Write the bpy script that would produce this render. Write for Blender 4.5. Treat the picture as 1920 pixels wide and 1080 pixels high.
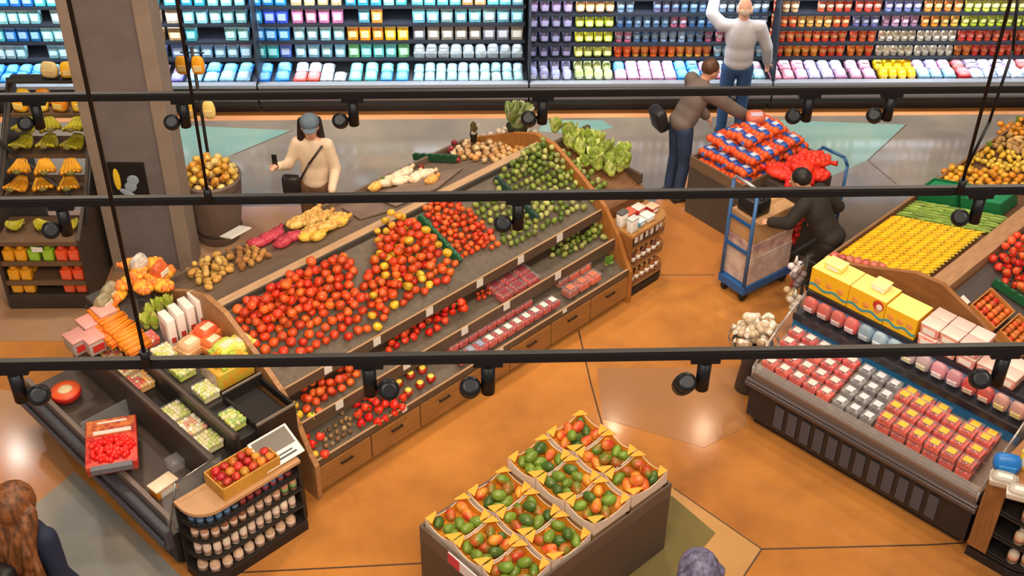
import bpy, bmesh, math, random
from mathutils import Vector, Matrix, Euler
random.seed(7)
R = random.Random(11)
for _o in list(bpy.data.objects):
    bpy.data.objects.remove(_o)
scene = bpy.context.scene
COL = scene.collection

# ------------------------------------------------------------------ camera
H = 7.3
FPX = 2354.0
PITCH = math.radians(36.7)
ROLL = 0.0126
_fw = Vector((0, math.cos(PITCH), -math.sin(PITCH)))
_rt = Vector((1, 0, 0))
_dn = Vector((0, -math.sin(PITCH), -math.cos(PITCH)))
_X = _rt * math.cos(ROLL) - _dn * math.sin(ROLL)
_Y = _rt * math.sin(ROLL) + _dn * math.cos(ROLL)
cam_data = bpy.data.cameras.new('camera')
cam_data.sensor_width = 36.0
cam_data.lens = 36.0 * FPX / 1920.0
cam_data.clip_end = 100
cam = bpy.data.objects.new('camera', cam_data)
COL.objects.link(cam)
cam.matrix_world = Matrix(((_X.x, -_Y.x, -_fw.x, 0), (_X.y, -_Y.y, -_fw.y, 0), (_X.z, -_Y.z, -_fw.z, H), (0, 0, 0, 1)))
scene.camera = cam

def W(px, py, z):
    """surveyed point of the photograph -> place in the hall at height z"""
    d = _fw + _X * ((px - 960) / FPX) + _Y * ((py - 540) / FPX)
    k = (z - H) / d.z
    return Vector((d.x * k, d.y * k, z))

# ------------------------------------------------------------------ light and exposure
vs = scene.view_settings
vs.view_transform = 'Standard'
vs.look = 'None'
vs.exposure = 0.15
vs.gamma = 1.0
vs.use_curve_mapping = False
wd = bpy.data.worlds.new('hall_air')
scene.world = wd
wd.use_nodes = True
wd.node_tree.nodes['Background'].inputs[0].default_value = (1.0, 0.90, 0.78, 1)
wd.node_tree.nodes['Background'].inputs[1].default_value = 0.33

def lamp(name, kind, loc, energy, color, aim=None, size=0.3, size_y=None, spot=None, blend=0.6):
    d = bpy.data.lights.new(name, kind)
    d.energy = energy
    d.color = color
    if kind == 'AREA':
        d.size = size
        if size_y:
            d.shape = 'RECTANGLE'
            d.size_y = size_y
        else:
            d.shape = 'DISK'
    else:
        d.shadow_soft_size = size
    if spot:
        d.spot_size = math.radians(spot)
        d.spot_blend = blend
    o = bpy.data.objects.new(name, d)
    COL.objects.link(o)
    o.location = loc
    if aim is not None:
        o.rotation_euler = (Vector(aim) - Vector(loc)).to_track_quat('-Z', 'Y').to_euler()
    return o

WARM = (1.0, 0.76, 0.50)
NEUT = (1.0, 0.90, 0.78)
COOL = (0.80, 0.92, 1.0)
# high bay lamps of the hall; their mirror images are the bright points on the polished floor
for px, py, h, e, c in ((32, 852, 6.4, 16, NEUT), (1318, 808, 5.8, 9, WARM), (1150, 800, 5.8, 6, WARM)):
    g = W(px, py, 0)
    lamp('high_bay_light', 'AREA', (g.x * (1 + h / H), g.y * (1 + h / H), h), e, c, aim=(g.x * (1 + h / H), g.y * (1 + h / H) - 3, 0), size=0.06)
for x, y, e, c in ((-4.5, 11.0, 210, NEUT), (0.5, 11.5, 200, NEUT), (5.0, 11.0, 210, NEUT), (-3.0, 7.5, 150, WARM), (2.6, 7.2, 150, WARM), (0.0, 4.5, 90, WARM)):
    lamp('high_bay_light', 'AREA', (x, y, 8.9), e, c, aim=(x, y, 0), size=0.7)
# ceiling panels over the camera side
lamp('ceiling_panel_light', 'AREA', (-2.0, 0.5, 8.9), 330, NEUT, aim=(-1, 8.5, 0), size=3.0)
lamp('ceiling_panel_light', 'AREA', (3.5, 1.0, 8.9), 330, NEUT, aim=(2.5, 9, 0), size=3.0)

# ------------------------------------------------------------------ helpers: colour, materials
def lin(c):
    return tuple(((x / 255) / 12.92 if x / 255 <= 0.04045 else ((x / 255 + 0.055) / 1.055) ** 2.4) for x in c)

_mats = {}
def M(rgb, rough=0.5, metal=0.0, var=0.0, noise=0.0, nscale=8.0, alpha=1.0, emit=0.0, coat=0.0, rgb2=None, stretch=None, bump=0.0, spec=0.5):
    key = (rgb, rough, metal, var, noise, nscale, alpha, emit, coat, rgb2, stretch, bump, spec)
    if key in _mats:
        return _mats[key]
    m = bpy.data.materials.new('material')
    m.use_nodes = True
    nt = m.node_tree
    b = nt.nodes['Principled BSDF']
    c = lin(rgb)
    b.inputs['Base Color'].default_value = (*c, 1)
    b.inputs['Roughness'].default_value = rough
    b.inputs['Metallic'].default_value = metal
    b.inputs['Specular IOR Level'].default_value = spec
    if coat:
        b.inputs['Coat Weight'].default_value = coat
        b.inputs['Coat Roughness'].default_value = 0.08
    if alpha < 1:
        b.inputs['Alpha'].default_value = alpha
    if emit:
        b.inputs['Emission Color'].default_value = (*c, 1)
        b.inputs['Emission Strength'].default_value = emit
    if var or noise or rgb2:
        c2 = lin(rgb2) if rgb2 else tuple(x * (1 - 0.6 * noise) for x in c)
        tc = nt.nodes.new('ShaderNodeTexCoord')
        src = tc.outputs['Object']
        info = nt.nodes.new('ShaderNodeObjectInfo')
        if noise or rgb2:
            mp = nt.nodes.new('ShaderNodeMapping')
            if stretch:
                mp.inputs['Scale'].default_value = stretch
            off = nt.nodes.new('ShaderNodeVectorMath')
            off.operation = 'SCALE'
            off.inputs[0].default_value = (37.0, 11.0, 23.0)
            nt.links.new(info.outputs['Random'], off.inputs['Scale'])
            nt.links.new(off.outputs[0], mp.inputs['Location'])
            nt.links.new(src, mp.inputs['Vector'])
            nz = nt.nodes.new('ShaderNodeTexNoise')
            nz.inputs['Scale'].default_value = nscale
            nz.inputs['Detail'].default_value = 4
            nt.links.new(mp.outputs[0], nz.inputs['Vector'])
            rp = nt.nodes.new('ShaderNodeMapRange')
            rp.inputs[1].default_value = 0.36
            rp.inputs[2].default_value = 0.64
            nt.links.new(nz.outputs['Fac'], rp.inputs[0])
            mx = nt.nodes.new('ShaderNodeMix')
            mx.data_type = 'RGBA'
            mx.inputs[6].default_value = (*c, 1)
            mx.inputs[7].default_value = (*c2, 1)
            nt.links.new(rp.outputs[0], mx.inputs[0])
            out = mx.outputs[2]
            if bump:
                bp = nt.nodes.new('ShaderNodeBump')
                bp.inputs['Strength'].default_value = bump
                bp.inputs['Distance'].default_value = 0.02
                nt.links.new(nz.outputs['Fac'], bp.inputs['Height'])
                nt.links.new(bp.outputs[0], b.inputs['Normal'])
        else:
            rgbn = nt.nodes.new('ShaderNodeRGB')
            rgbn.outputs[0].default_value = (*c, 1)
            out = rgbn.outputs[0]
        if var:
            hs = nt.nodes.new('ShaderNodeHueSaturation')
            mr = nt.nodes.new('ShaderNodeMapRange')
            mr.inputs[3].default_value = 1 - var
            mr.inputs[4].default_value = 1 + var
            nt.links.new(info.outputs['Random'], mr.inputs[0])
            nt.links.new(mr.outputs[0], hs.inputs['Value'])
            mh = nt.nodes.new('ShaderNodeMapRange')
            mh.inputs[3].default_value = 0.5 - var * 0.02
            mh.inputs[4].default_value = 0.5 + var * 0.06
            fr = nt.nodes.new('ShaderNodeMath')
            fr.operation = 'FRACT'
            ml = nt.nodes.new('ShaderNodeMath')
            ml.operation = 'MULTIPLY'
            ml.inputs[1].default_value = 17.3
            nt.links.new(info.outputs['Random'], ml.inputs[0])
            nt.links.new(ml.outputs[0], fr.inputs[0])
            nt.links.new(fr.outputs[0], mh.inputs[0])
            nt.links.new(mh.outputs[0], hs.inputs['Hue'])
            nt.links.new(out, hs.inputs['Color'])
            out = hs.outputs[0]
        nt.links.new(out, b.inputs['Base Color'])
    _mats[key] = m
    return m

BLACK = M((28, 27, 28), 0.45)
DARK = M((44, 40, 38), 0.5)
CHAR = M((62, 57, 54), 0.55)
STEEL = M((150, 148, 146), 0.3, 0.9)
WHITE = M((235, 230, 224), 0.5)
PAPER = M((225, 220, 214), 0.7)
CLEAR = M((235, 240, 245), 0.1, alpha=0.12)
OAK = M((178, 128, 82), 0.5, noise=0.5, nscale=6, stretch=(1, 8, 8))
OAKD = M((128, 86, 50), 0.5, noise=0.6, nscale=6, stretch=(1, 8, 8))
LIPW = M((92, 74, 60), 0.5, noise=0.4, nscale=6, stretch=(1, 8, 8))
LIPT = M((176, 138, 100), 0.5)
LINER = M((104, 92, 80), 0.7, noise=0.35, nscale=20)
BROWN = M((70, 52, 40), 0.55, noise=0.4, nscale=5, stretch=(1, 6, 6))

# ------------------------------------------------------------------ helpers: meshes
class MB:
    def __init__(s):
        s.v = []; s.f = []; s.m = []; s.sm = []
    def add(s, vs, fs, mi=0, smooth=False):
        b = len(s.v)
        s.v.extend(tuple(x) for x in vs)
        for f in fs:
            s.f.append(tuple(b + i for i in f)); s.m.append(mi); s.sm.append(smooth)
        return s
    def box(s, x0, y0, z0, x1, y1, z1, mi=0, top=None, front=None):
        vs = [(x, y, z) for z in (z0, z1) for x, y in ((x0, y0), (x1, y0), (x1, y1), (x0, y1))]
        fs = [(0, 3, 2, 1), (4, 5, 6, 7), (0, 1, 5, 4), (1, 2, 6, 5), (2, 3, 7, 6), (3, 0, 4, 7)]
        for k, f in enumerate(fs):
            s.add([], [], 0)
        b = len(s.v); s.v.extend(vs)
        for k, f in enumerate(fs):
            s.f.append(tuple(b + i for i in f)); s.sm.append(False)
            s.m.append(top if (k == 1 and top is not None) else front if (k == 2 and front is not None) else mi)
        return s
    def prism(s, prof, x0, x1, mi=0):
        """profile of (y, z) pushed along x"""
        n = len(prof)
        vs = [(x0, y, z) for y, z in prof] + [(x1, y, z) for y, z in prof]
        a = sum(prof[i][0] * prof[(i + 1) % n][1] - prof[(i + 1) % n][0] * prof[i][1] for i in range(n))
        fs = [tuple(range(n)), tuple(range(2 * n - 1, n - 1, -1))]
        fs += [(i, i + n, (i + 1) % n + n, (i + 1) % n) for i in range(n)]
        if a > 0:
            fs = [tuple(reversed(f)) for f in fs]
        return s.add(vs, fs, mi)
    def cyl(s, p0, p1, r0, r1=None, n=12, mi=0, smooth=True, caps=True):
        r1 = r0 if r1 is None else r1
        p0 = Vector(p0); p1 = Vector(p1)
        d = (p1 - p0).normalized()
        a = d.orthogonal().normalized(); b = d.cross(a)
        vs = []
        for p, r in ((p0, r0), (p1, r1)):
            vs += [p + (a * math.cos(t) + b * math.sin(t)) * r for t in (2 * math.pi * i / n for i in range(n))]
        s.add(vs, [(i, (i + 1) % n, (i + 1) % n + n, i + n) for i in range(n)], mi, smooth)
        if caps:
            s.add(vs[:n], [tuple(range(n - 1, -1, -1))], mi)
            s.add(vs[n:], [tuple(range(n))], mi)
        return s
    def tube(s, pts, r, n=8, mi=0):
        for a, b in zip(pts, pts[1:]):
            s.cyl(a, b, r, n=n, mi=mi)
        return s
    def lathe(s, prof, n=12, mi=0, c=(0, 0, 0), smooth=True):
        vs = [(c[0] + r * math.cos(2 * math.pi * i / n), c[1] + r * math.sin(2 * math.pi * i / n), c[2] + z) for r, z in prof for i in range(n)]
        fs = [(k * n + i, k * n + (i + 1) % n, (k + 1) * n + (i + 1) % n, (k + 1) * n + i) for k in range(len(prof) - 1) for i in range(n)]
        s.add(vs, fs, mi, smooth)
        s.add(vs[:n], [tuple(range(n - 1, -1, -1))], mi)
        s.add(vs[-n:], [tuple(range(n))], mi)
        return s
    def ell(s, c, r, nu=10, nv=7, mi=0, rot=None, pw=1.0, fn=None):
        vs = []; c = Vector(c)
        rm = rot.to_matrix() if rot else None
        def sp(x): return math.copysign(abs(x) ** pw, x)
        for j in range(nv + 1):
            ph = -math.pi / 2 + math.pi * j / nv
            for i in range(nu):
                th = 2 * math.pi * i / nu
                q = Vector((sp(math.cos(ph)) * sp(math.cos(th)) * r[0], sp(math.cos(ph)) * sp(math.sin(th)) * r[1], sp(math.sin(ph)) * r[2]))
                if fn: q = fn(q)
                if rm: q = rm @ q
                vs.append(c + q)
        fs = [(j * nu + i, j * nu + (i + 1) % nu, (j + 1) * nu + (i + 1) % nu, (j + 1) * nu + i) for j in range(nv) for i in range(nu)]
        return s.add(vs, fs, mi, True)
    def poly(s, pts, t=0.01, mi=0):
        """flat outline (x, y, z) given a thickness downwards"""
        n = len(pts)
        vs = [Vector(p) for p in pts] + [Vector(p) - Vector((0, 0, t)) for p in pts]
        return s.add(vs, [tuple(range(n)), tuple(range(2 * n - 1, n - 1, -1))] + [(i, i + n, (i + 1) % n + n, (i + 1) % n) for i in range(n)], mi)
    def mesh(s, *mats):
        me = bpy.data.meshes.new('mesh')
        me.from_pydata(s.v, [], s.f)
        for m in mats: me.materials.append(m)
        me.polygons.foreach_set('material_index', s.m)
        me.polygons.foreach_set('use_smooth', s.sm)
        bm = bmesh.new(); bm.from_mesh(me)
        bmesh.ops.remove_doubles(bm, verts=bm.verts, dist=1e-6)
        bmesh.ops.recalc_face_normals(bm, faces=bm.faces)
        bm.to_mesh(me); bm.free()
        me.update()
        return me

def obj(name, me, parent=None, loc=(0, 0, 0), rot=(0, 0, 0), scale=None, bevel=0.0):
    o = bpy.data.objects.new(name, me)
    COL.objects.link(o)
    if parent: o.parent = parent
    o.location = loc; o.rotation_euler = rot
    if scale: o.scale = scale
    if bevel:
        b = o.modifiers.new('bevel', 'BEVEL'); b.width = bevel; b.segments = 2; b.limit_method = 'ANGLE'
    return o

def tag(o, label, cat, group=None):
    o['label'] = label; o['category'] = cat
    if group: o['group'] = group
    return o

def empty(name, label, cat, loc=(0, 0, 0), rotz=0.0, group=None):
    o = bpy.data.objects.new(name, None)
    COL.objects.link(o)
    o.location = loc; o.rotation_euler = (0, 0, rotz)
    o.empty_display_size = 0.1
    return tag(o, label, cat, group)

def struct(name, me, **k):
    o = obj(name, me, **k); o['kind'] = 'structure'; return o

class Frame:
    def __init__(s, x, y, deg):
        s.o = Vector((x, y)); s.a = math.radians(deg)
        s.u = Vector((math.cos(s.a), math.sin(s.a))); s.v = Vector((-math.sin(s.a), math.cos(s.a)))
    def w(s, u, v, z=0):
        q = s.o + s.u * u + s.v * v
        return Vector((q.x, q.y, z))
    def uv(s, p):
        q = Vector((p.x, p.y)) - s.o
        return q.dot(s.u), q.dot(s.v)
    def onto(s, px, py, v0, z0, v1, z1):
        """photo point -> (u, v) on the shelf that rises from (v0, z0) to (v1, z1)"""
        z = z0
        for _ in range(50):
            u, v = s.uv(W(px, py, z))
            z = .5 * z + .5 * (z0 + (z1 - z0) * (v - v0) / (v1 - v0))
        return u, v

def inside(p, poly):
    x, y = p; c = False; n = len(poly)
    for i in range(n):
        x0, y0 = poly[i]; x1, y1 = poly[(i + 1) % n]
        if (y0 > y) != (y1 > y) and x < (x1 - x0) * (y - y0) / (y1 - y0) + x0: c = not c
    return c

ORD = ['first', 'second', 'third', 'fourth', 'fifth', 'sixth', 'seventh', 'eighth', 'ninth', 'tenth', 'eleventh', 'twelfth', 'thirteenth', 'fourteenth', 'fifteenth', 'sixteenth', 'seventeenth', 'eighteenth', 'nineteenth', 'twentieth']
_c = {}
def cached(key, fn):
    if key not in _c: _c[key] = fn()
    return _c[key]

T = Frame(-1.58, 6.91, 45.1)     # the long tomato display and its cut fruit end
K = Frame(2.0, 7.93, -44.0)      # the berry case
Y = Frame(2.0, 7.93, 45.1)       # the squash display behind it
F = Frame(0.0, 13.264, 2.15)     # chilled wall

# ------------------------------------------------------------------ floor, walls, ceiling
def floor_mat():
    m = bpy.data.materials.new('material'); m.use_nodes = True
    nt = m.node_tree; b = nt.nodes['Principled BSDF']
    tc = nt.nodes.new('ShaderNodeTexCoord')
    n1 = nt.nodes.new('ShaderNodeTexNoise'); n1.inputs['Scale'].default_value = 0.9; n1.inputs['Detail'].default_value = 6; n1.inputs['Roughness'].default_value = 0.65
    nt.links.new(tc.outputs['Object'], n1.inputs['Vector'])
    r1 = nt.nodes.new('ShaderNodeValToRGB')
    e = r1.color_ramp.elements
    e[0].position = 0.32; e[0].color = (*lin((158, 102, 54)), 1)
    e[1].position = 0.68; e[1].color = (*lin((204, 136, 66)), 1)
    nt.links.new(n1.outputs['Fac'], r1.inputs[0])
    nt.links.new(r1.outputs[0], b.inputs['Base Color'])
    b.inputs['Roughness'].default_value = 0.11
    b.inputs['Specular IOR Level'].default_value = 0.5
    return m
def stain(rgb, rgb2, rough=0.14):
    return M(rgb, rough, rgb2=rgb2, nscale=1.3, noise=0.1)

mb = MB(); mb.box(-14, -2, -0.2, 14, 15.5, 0.0)
struct('floor', mb.mesh(floor_mat()))
def inlay(name, pts, mat, z=0.0025):
    m = MB(); m.poly([W(px, py, 0) + Vector((0, 0, z)) for px, py in pts], 0.002)
    return struct(name, m.mesh(mat))
GREY = stain((102, 90, 80), (122, 106, 90)); TAN = stain((164, 130, 104), (152, 114, 84)); TEAL = stain((98, 126, 116), (118, 132, 116))
inlay('floor_stain', [(-250, 222), (2250, 206), (2250, 420), (1900, 620), (1560, 560), (1480, 470), (1250, 470), (1180, 420), (700, 480), (420, 480), (60, 480), (-250, 480)], GREY)
inlay('floor_stain', [(-250, 400), (640, 385), (800, 420), (420, 640), (-250, 640)], TAN, 0.003)
inlay('floor_stain', [(250, 231), (547, 245), (430, 292), (330, 330), (200, 330)], TEAL, 0.003)
inlay('floor_stain', [(1420, 224), (1697, 234), (1627, 301), (1560, 330), (1420, 330)], TEAL, 0.003)
inlay('floor_stain', [(1020, 225), (1130, 226), (1150, 240), (1080, 252), (1010, 246)], TEAL, 0.003)
inlay('floor_border', [(-250, 222), (2250, 206), (2250, 212), (-250, 232)], stain((190, 130, 84), (170, 112, 74)), 0.0035)
inlay('floor_stain', [(1190, 420), (1260, 345), (1345, 300), (1480, 470), (1560, 560), (1200, 520)], stain((176, 112, 60), (190, 124, 64)), 0.003)
inlay('floor_stain', [(1120, 690), (1390, 690), (1400, 800), (1320, 840), (1130, 785)], stain((158, 112, 76), (172, 118, 72)), 0.003)
inlay('floor_stain', [(140, 884), (420, 1160), (-120, 1160), (50, 960)], stain((168, 150, 130), (138, 138, 136)), 0.003)
inlay('floor_stain', [(-60, 720), (60, 740), (140, 884), (50, 960), (-60, 1000)], stain((176, 134, 100), (190, 126, 78)), 0.0028)
inlay('floor_border', [(1180, 880), (1260, 915), (1428, 1030), (1385, 1095), (1100, 1180), (1000, 1100)], stain((200, 152, 98), (188, 142, 90)), 0.003)
inlay('floor_stain', [(1120, 850), (1262, 932), (1342, 1000), (1260, 1100), (900, 1180)], stain((124, 110, 70), (110, 98, 62)), 0.0035)
def seam(pts, w=0.012):
    m = MB()
    for a, b in zip(pts, pts[1:]):
        p = W(*a, 0); q = W(*b, 0); d = (q - p).normalized(); n = Vector((-d.y, d.x, 0)) * w / 2
        m.poly([p + n + Vector((0, 0, .0045)), p - n + Vector((0, 0, .0045)), q - n + Vector((0, 0, .0045)), q + n + Vector((0, 0, .0045))], 0.002)
    return struct('floor_seam', m.mesh(M((70, 48, 30), 0.5)))
seam([(1085, 620), (1108, 720), (1130, 800)]); seam([(1428, 1030), (1740, 1022), (1960, 1010)]); seam([(1428, 1030), (1385, 1095)])
seam([(430, 1075), (800, 1056)]); seam([(1700, 234), (1627, 301), (1680, 345)]); seam([(1262, 915), (1428, 1030)], 0.01)
seam([(1190, 516), (1340, 516)], 0.008); seam([(547, 245), (440, 290)], 0.012)
mb = MB(); mb.box(-14, 14.75, 0, 14, 15.0, 9.4)
struct('wall_back', mb.mesh(M((60, 56, 54), 0.8, noise=0.2)))
mb = MB(); mb.box(-14, -2, 9.4, 14, 15.5, 9.6)
struct('ceiling', mb.mesh(M((70, 66, 62), 0.9, noise=0.2)))

# pillar with its sign
CB = M((116, 106, 105), 0.75, noise=0.25, nscale=5); CS = M((146, 128, 114), 0.75, noise=0.2, nscale=5)
mb = MB(); mb.box(-3.78, 10.03, 0, -3.27, 10.26, 9.39)
pil = struct('pillar', mb.mesh(CB))
mb = MB(); mb.box(-3.92, 9.98, 0, -3.78, 10.3, 9.39); mb.box(-3.27, 9.98, 0, -3.13, 10.3, 9.39)
obj('pilaster', mb.mesh(CS), pil, bevel=0.01)
def pillar_pt(px, py):
    lo, hi = 0.0, 4.0
    for _ in range(40):
        z = (lo + hi) / 2
        if W(px, py, z).y > 10.02: lo = z
        else: hi = z
    return W(px, py, z)
a, b = pillar_pt(184, 304), pillar_pt(284, 384)
sg = empty('pillar_sign', 'black square sign with yellow and grey shapes on the concrete pillar', 'sign', ((a.x + b.x) / 2, 10.03, b.z))
w2 = (b.x - a.x) / 2; hh = a.z - b.z
mb = MB(); mb.box(-w2, -0.025, 0, w2, 0, hh); obj('sign_board', mb.mesh(M((20, 18, 17), 0.5)), sg, bevel=0.003)
mb = MB(); mb.ell((-w2 * .3, -0.027, hh * .62), (w2 * .16, 0.004, hh * .26), 10, 6, 0)
mb.ell((w2 * .05, -0.027, hh * .3), (w2 * .4, 0.004, hh * .07), 10, 6, 1, Euler((0, .5, 0)))
for t in (-.1, .05): mb.ell((w2 * (.35 + t), -0.027, hh * (.55 + t)), (w2 * .3, 0.004, hh * .12), 10, 6, 1, Euler((0, -0.8, 0)))
mb.ell((w2 * .45, -0.027, hh * .1), (w2 * .45, 0.004, hh * .05), 10, 6, 2)
obj('emblem', mb.mesh(M((240, 196, 50), 0.5), M((150, 164, 180), 0.5), M((230, 140, 60), 0.5)), sg)

# ------------------------------------------------------------------ track lighting
TZ = 4.6
TRACKS = [((0, 183), (1920, 166), 'rear'), ((0, 379), (1920, 355), 'middle'), ((0, 684), (1920, 653), 'front')]
TRK = M((17, 15, 17), 0.45, spec=.3)
def track(pa, pb, which):
    a = W(*pa, TZ); b = W(*pb, TZ); d = (b - a).normalized()
    ang = math.atan2(d.y, d.x)
    t = empty('lighting_track', 'long black lighting track, the %s one of the three crossing the hall' % which, 'lighting track', a, ang, 'black lighting tracks over the produce hall')
    L = (b - a).length
    mb = MB(); mb.prism([(-.017, -.015), (-.017, .013), (.017, .013), (.017, -.015), (.006, -.015), (.006, -.006), (-.006, -.006), (-.006, -.015)], -1.6, L + 1.6)
    obj('rail_profile', mb.mesh(TRK), t)
    mb = MB(); mb.box(-1.6, -.011, .013, L + 1.6, .011, .019); obj('wire_cover', mb.mesh(M((24, 20, 21), 0.5)), t)
    return t, a, d
TR = [track(*x) for x in TRACKS]
def cable(i, px, py, label, extra=None):
    p = W(px, py, TZ + .02)
    mb = MB(); mb.cyl((0, 0, 0), (0, 0, 9.38 - TZ - .02), 0.007, n=6)
    mb.cyl((0, 0, -.005), (0, 0, .05), 0.016, n=8)
    if extra: mb.tube(extra, 0.006, 6)
    tag(obj('suspension_cable', mb.mesh(TRK), loc=p), label, 'cable', 'cables holding the lighting tracks')
def on_track(i, px):
    a = TRACKS[i]; f = (px - a[0][0]) / 1920.0
    return px, a[0][1] + (a[1][1] - a[0][1]) * f
cable(2, *on_track(2, 274), 'black hanging cable meeting the front track in front of the pillar')
cable(1, *on_track(1, 391), 'thin black hanging cable meeting the middle track right of the pillar')
cable(1, *on_track(1, 1801), 'black hanging cable meeting the middle track at the far right, with slack wire',
      [(0, 0, .1), (.05, .02, .3), (.07, .03, .6), (.03, .03, .85), (0, 0, 1.0)])
def head_mesh():
    mb = MB(); mb.lathe([(.02, .0), (.033, .004), (.035, .012), (.035, .105), (.033, .11), (.028, .11), (.026, .1)], 16)
    for z in (.03, .042, .054): mb.lathe([(.0352, z), (.037, z + .003), (.0352, z + .006)], 16)
    return mb.mesh(M((18, 17, 20), 0.4, spec=.35))
def spot(i, px, side, label, aim, power=70, twist=0.0):
    p = W(*on_track(i, px), TZ)
    s = empty('spotlight', label, 'spotlight', p, TR[i][0].rotation_euler.z, 'black spotlights on the lighting tracks')
    def drv():
        mb = MB(); mb.box(-.05, -.014, -.036, .05, .014, -.0152); mb.cyl((0, 0, -.036), (0, 0, -.155), .024, n=14)
        return mb.mesh(TRK)
    obj('driver', cached('driver', drv), s)
    hp = Vector((side * .062, 0, -.135))
    mb_key = 'arm%d' % side
    def arm():
        mb = MB(); mb.cyl((side * .02, 0, -.125), (side * .062, 0, -.135), .008, n=8); mb.ell((side * .05, 0, -.132), (.014, .014, .014), 8, 6)
        return mb.mesh(TRK)
    obj('arm', cached(mb_key, arm), s)
    wl = p + Matrix.Rotation(s.rotation_euler.z, 3, 'Z') @ hp
    d = (Vector(aim) - wl).normalized()
    dl = Matrix.Rotation(-s.rotation_euler.z, 3, 'Z') @ d
    q = dl.to_track_quat('Z', 'Y')
    obj('lamp_head', cached('lamp_head', head_mesh), s, hp - dl * .055, q.to_euler())
    lamp('spotlight_beam', 'SPOT', wl + d * .07, power, WARM, aim=wl + d, size=0.03, spot=58, blend=0.8)

# spotlights: (track, photo x, side of the head, label, aim, power)
TW = T.w
spot(0, 660, -1, 'black spotlight on the rear track, right of the woman in the grey cap', (-1.2, 12.0, 0), 40)
spot(0, 1018, -1, 'black spotlight on the rear track above the lettuce', TW(3.6, .8, 1), 90)
spot(0, 1520, -1, 'black spotlight on the rear track above the netted orange bags', (2.4, 11.3, .8), 60)
spot(0, 1674, -1, 'black spotlight on the rear track over the bare teal floor', (4.2, 11.8, 0), 50)
spot(0, 62, -1, 'black spotlight on the rear track above the bananas', (-4.3, 10.3, 1.4), 90)
spot(0, 340, -1, 'black spotlight on the rear track just right of the pillar', (-3.0, 10.8, .8), 70)
spot(1, 112, -1, 'black spotlight on the middle track above the juice jugs', (-4.3, 9.6, .8), 70)
spot(1, 972, -1, 'black spotlight on the middle track in front of the limes', TW(2.4, .7, 1), 100)
spot(1, 1842, -1, 'black spotlight on the middle track in front of the green zucchini', Y.w(2.2, -.3, 1), 90)
spot(2, 22, 1, 'black spotlight on the front track at its far left end', TW(-.6, 1.6, .9), 100)
spot(2, 690, 1, 'black spotlight on the front track, in front of the lowest tomato trays', TW(1.1, .6, 1), 110)
spot(2, 915, -1, 'black spotlight on the front track beside the drawer fronts', W(830, 900, 0), 150)
spot(2, 1324, -1, 'black spotlight on the front track, over bare floor left of the berry case', (.3, 6.4, .7), 130)
spot(2, 1888, -1, 'black spotlight on the front track above the pink cartons', K.w(1.1, .5, .8), 130)

# ------------------------------------------------------------------ product shapes
def rbox_mb(sx, sy, sz, bev=0.01, seg=2, taper=1.0, z0=0.0):
    bm = bmesh.new(); bmesh.ops.create_cube(bm, size=1)
    for v in bm.verts:
        k = taper if v.co.z < 0 else 1.0
        v.co = Vector((v.co.x * sx * k, v.co.y * sy * k, (v.co.z + .5) * sz + z0))
    bmesh.ops.bevel(bm, geom=bm.edges[:], offset=bev, segments=seg, affect='EDGES', profile=.5)
    bm.verts.index_update()
    vs = [v.co.copy() for v in bm.verts]; fs = [tuple(v.index for v in f.verts) for f in bm.faces]
    bm.free()
    return vs, fs
def carton_mesh(sx, sy, sz, body, lid, label):
    mb = MB(); mb.add(*rbox_mb(sx, sy, sz * .84, .008, 2, .93), 0, True)
    mb.add(*rbox_mb(sx * 1.03, sy * 1.03, sz * .16, .006, 2, 1, sz * .84), 1, True)
    mb.box(-sx * .33, -sy * .515, sz * .22, sx * .33, -sy * .46, sz * .66, 2)
    return mb.mesh(body, lid, label)
def pouch_mesh(sx, sy, sz, body, label):
    mb = MB()
    def fn(q):
        t = q.z / (sz / 2)
        return Vector((q.x * (1 - .12 * max(0, t)), q.y * (1 - .6 * max(0, t)), q.z + sz / 2))
    mb.ell((0, 0, 0), (sx / 2, sy / 2, sz / 2), 12, 8, 0, pw=.55, fn=fn)
    mb.box(-sx * .3, -sy * .52, sz * .25, sx * .3, -sy * .4, sz * .55, 1)
    return mb.mesh(body, label)
def cup_mesh(r, h, body, lid):
    mb = MB(); mb.lathe([(r * .8, 0), (r * .86, .004), (r * .98, h * .84)], 12, 0)
    mb.lathe([(r * 1.04, h * .84), (r * 1.04, h * .93), (r * .95, h * .96), (r * .9, h)], 12, 1)
    mb.lathe([(r * .91, h * .25), (r * .985, h * .65)], 12, 1)
    return mb.mesh(body, lid)
def bottle_mesh(r, h, body, cap, label):
    mb = MB(); mb.lathe([(r * .85, 0), (r, .006), (r, h * .56), (r * .9, h * .66), (r * .45, h * .8), (r * .4, h * .86)], 12, 0)
    mb.lathe([(r * .5, h * .86), (r * .5, h * .99), (r * .42, h)], 12, 1)
    mb.lathe([(r * 1.015, h * .14), (r * 1.015, h * .48)], 12, 2)
    return mb.mesh(body, cap, label)
def tray_mesh(sx, sy, sz, body, fill, label):
    mb = MB(); mb.add(*rbox_mb(sx, sy, sz * .6, .006, 2, .9), 0, True)
    mb.ell((0, 0, sz * .58), (sx * .46, sy * .46, sz * .42), 12, 6, 1, pw=.6)
    mb.box(-sx * .25, -sy * .3, sz * .93, sx * .25, sy * .05, sz * 1.01, 2)
    return mb.mesh(body, fill, label)
def mk(rgb, **k):
    k.setdefault('var', .2)
    return M(rgb, **k)
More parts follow.
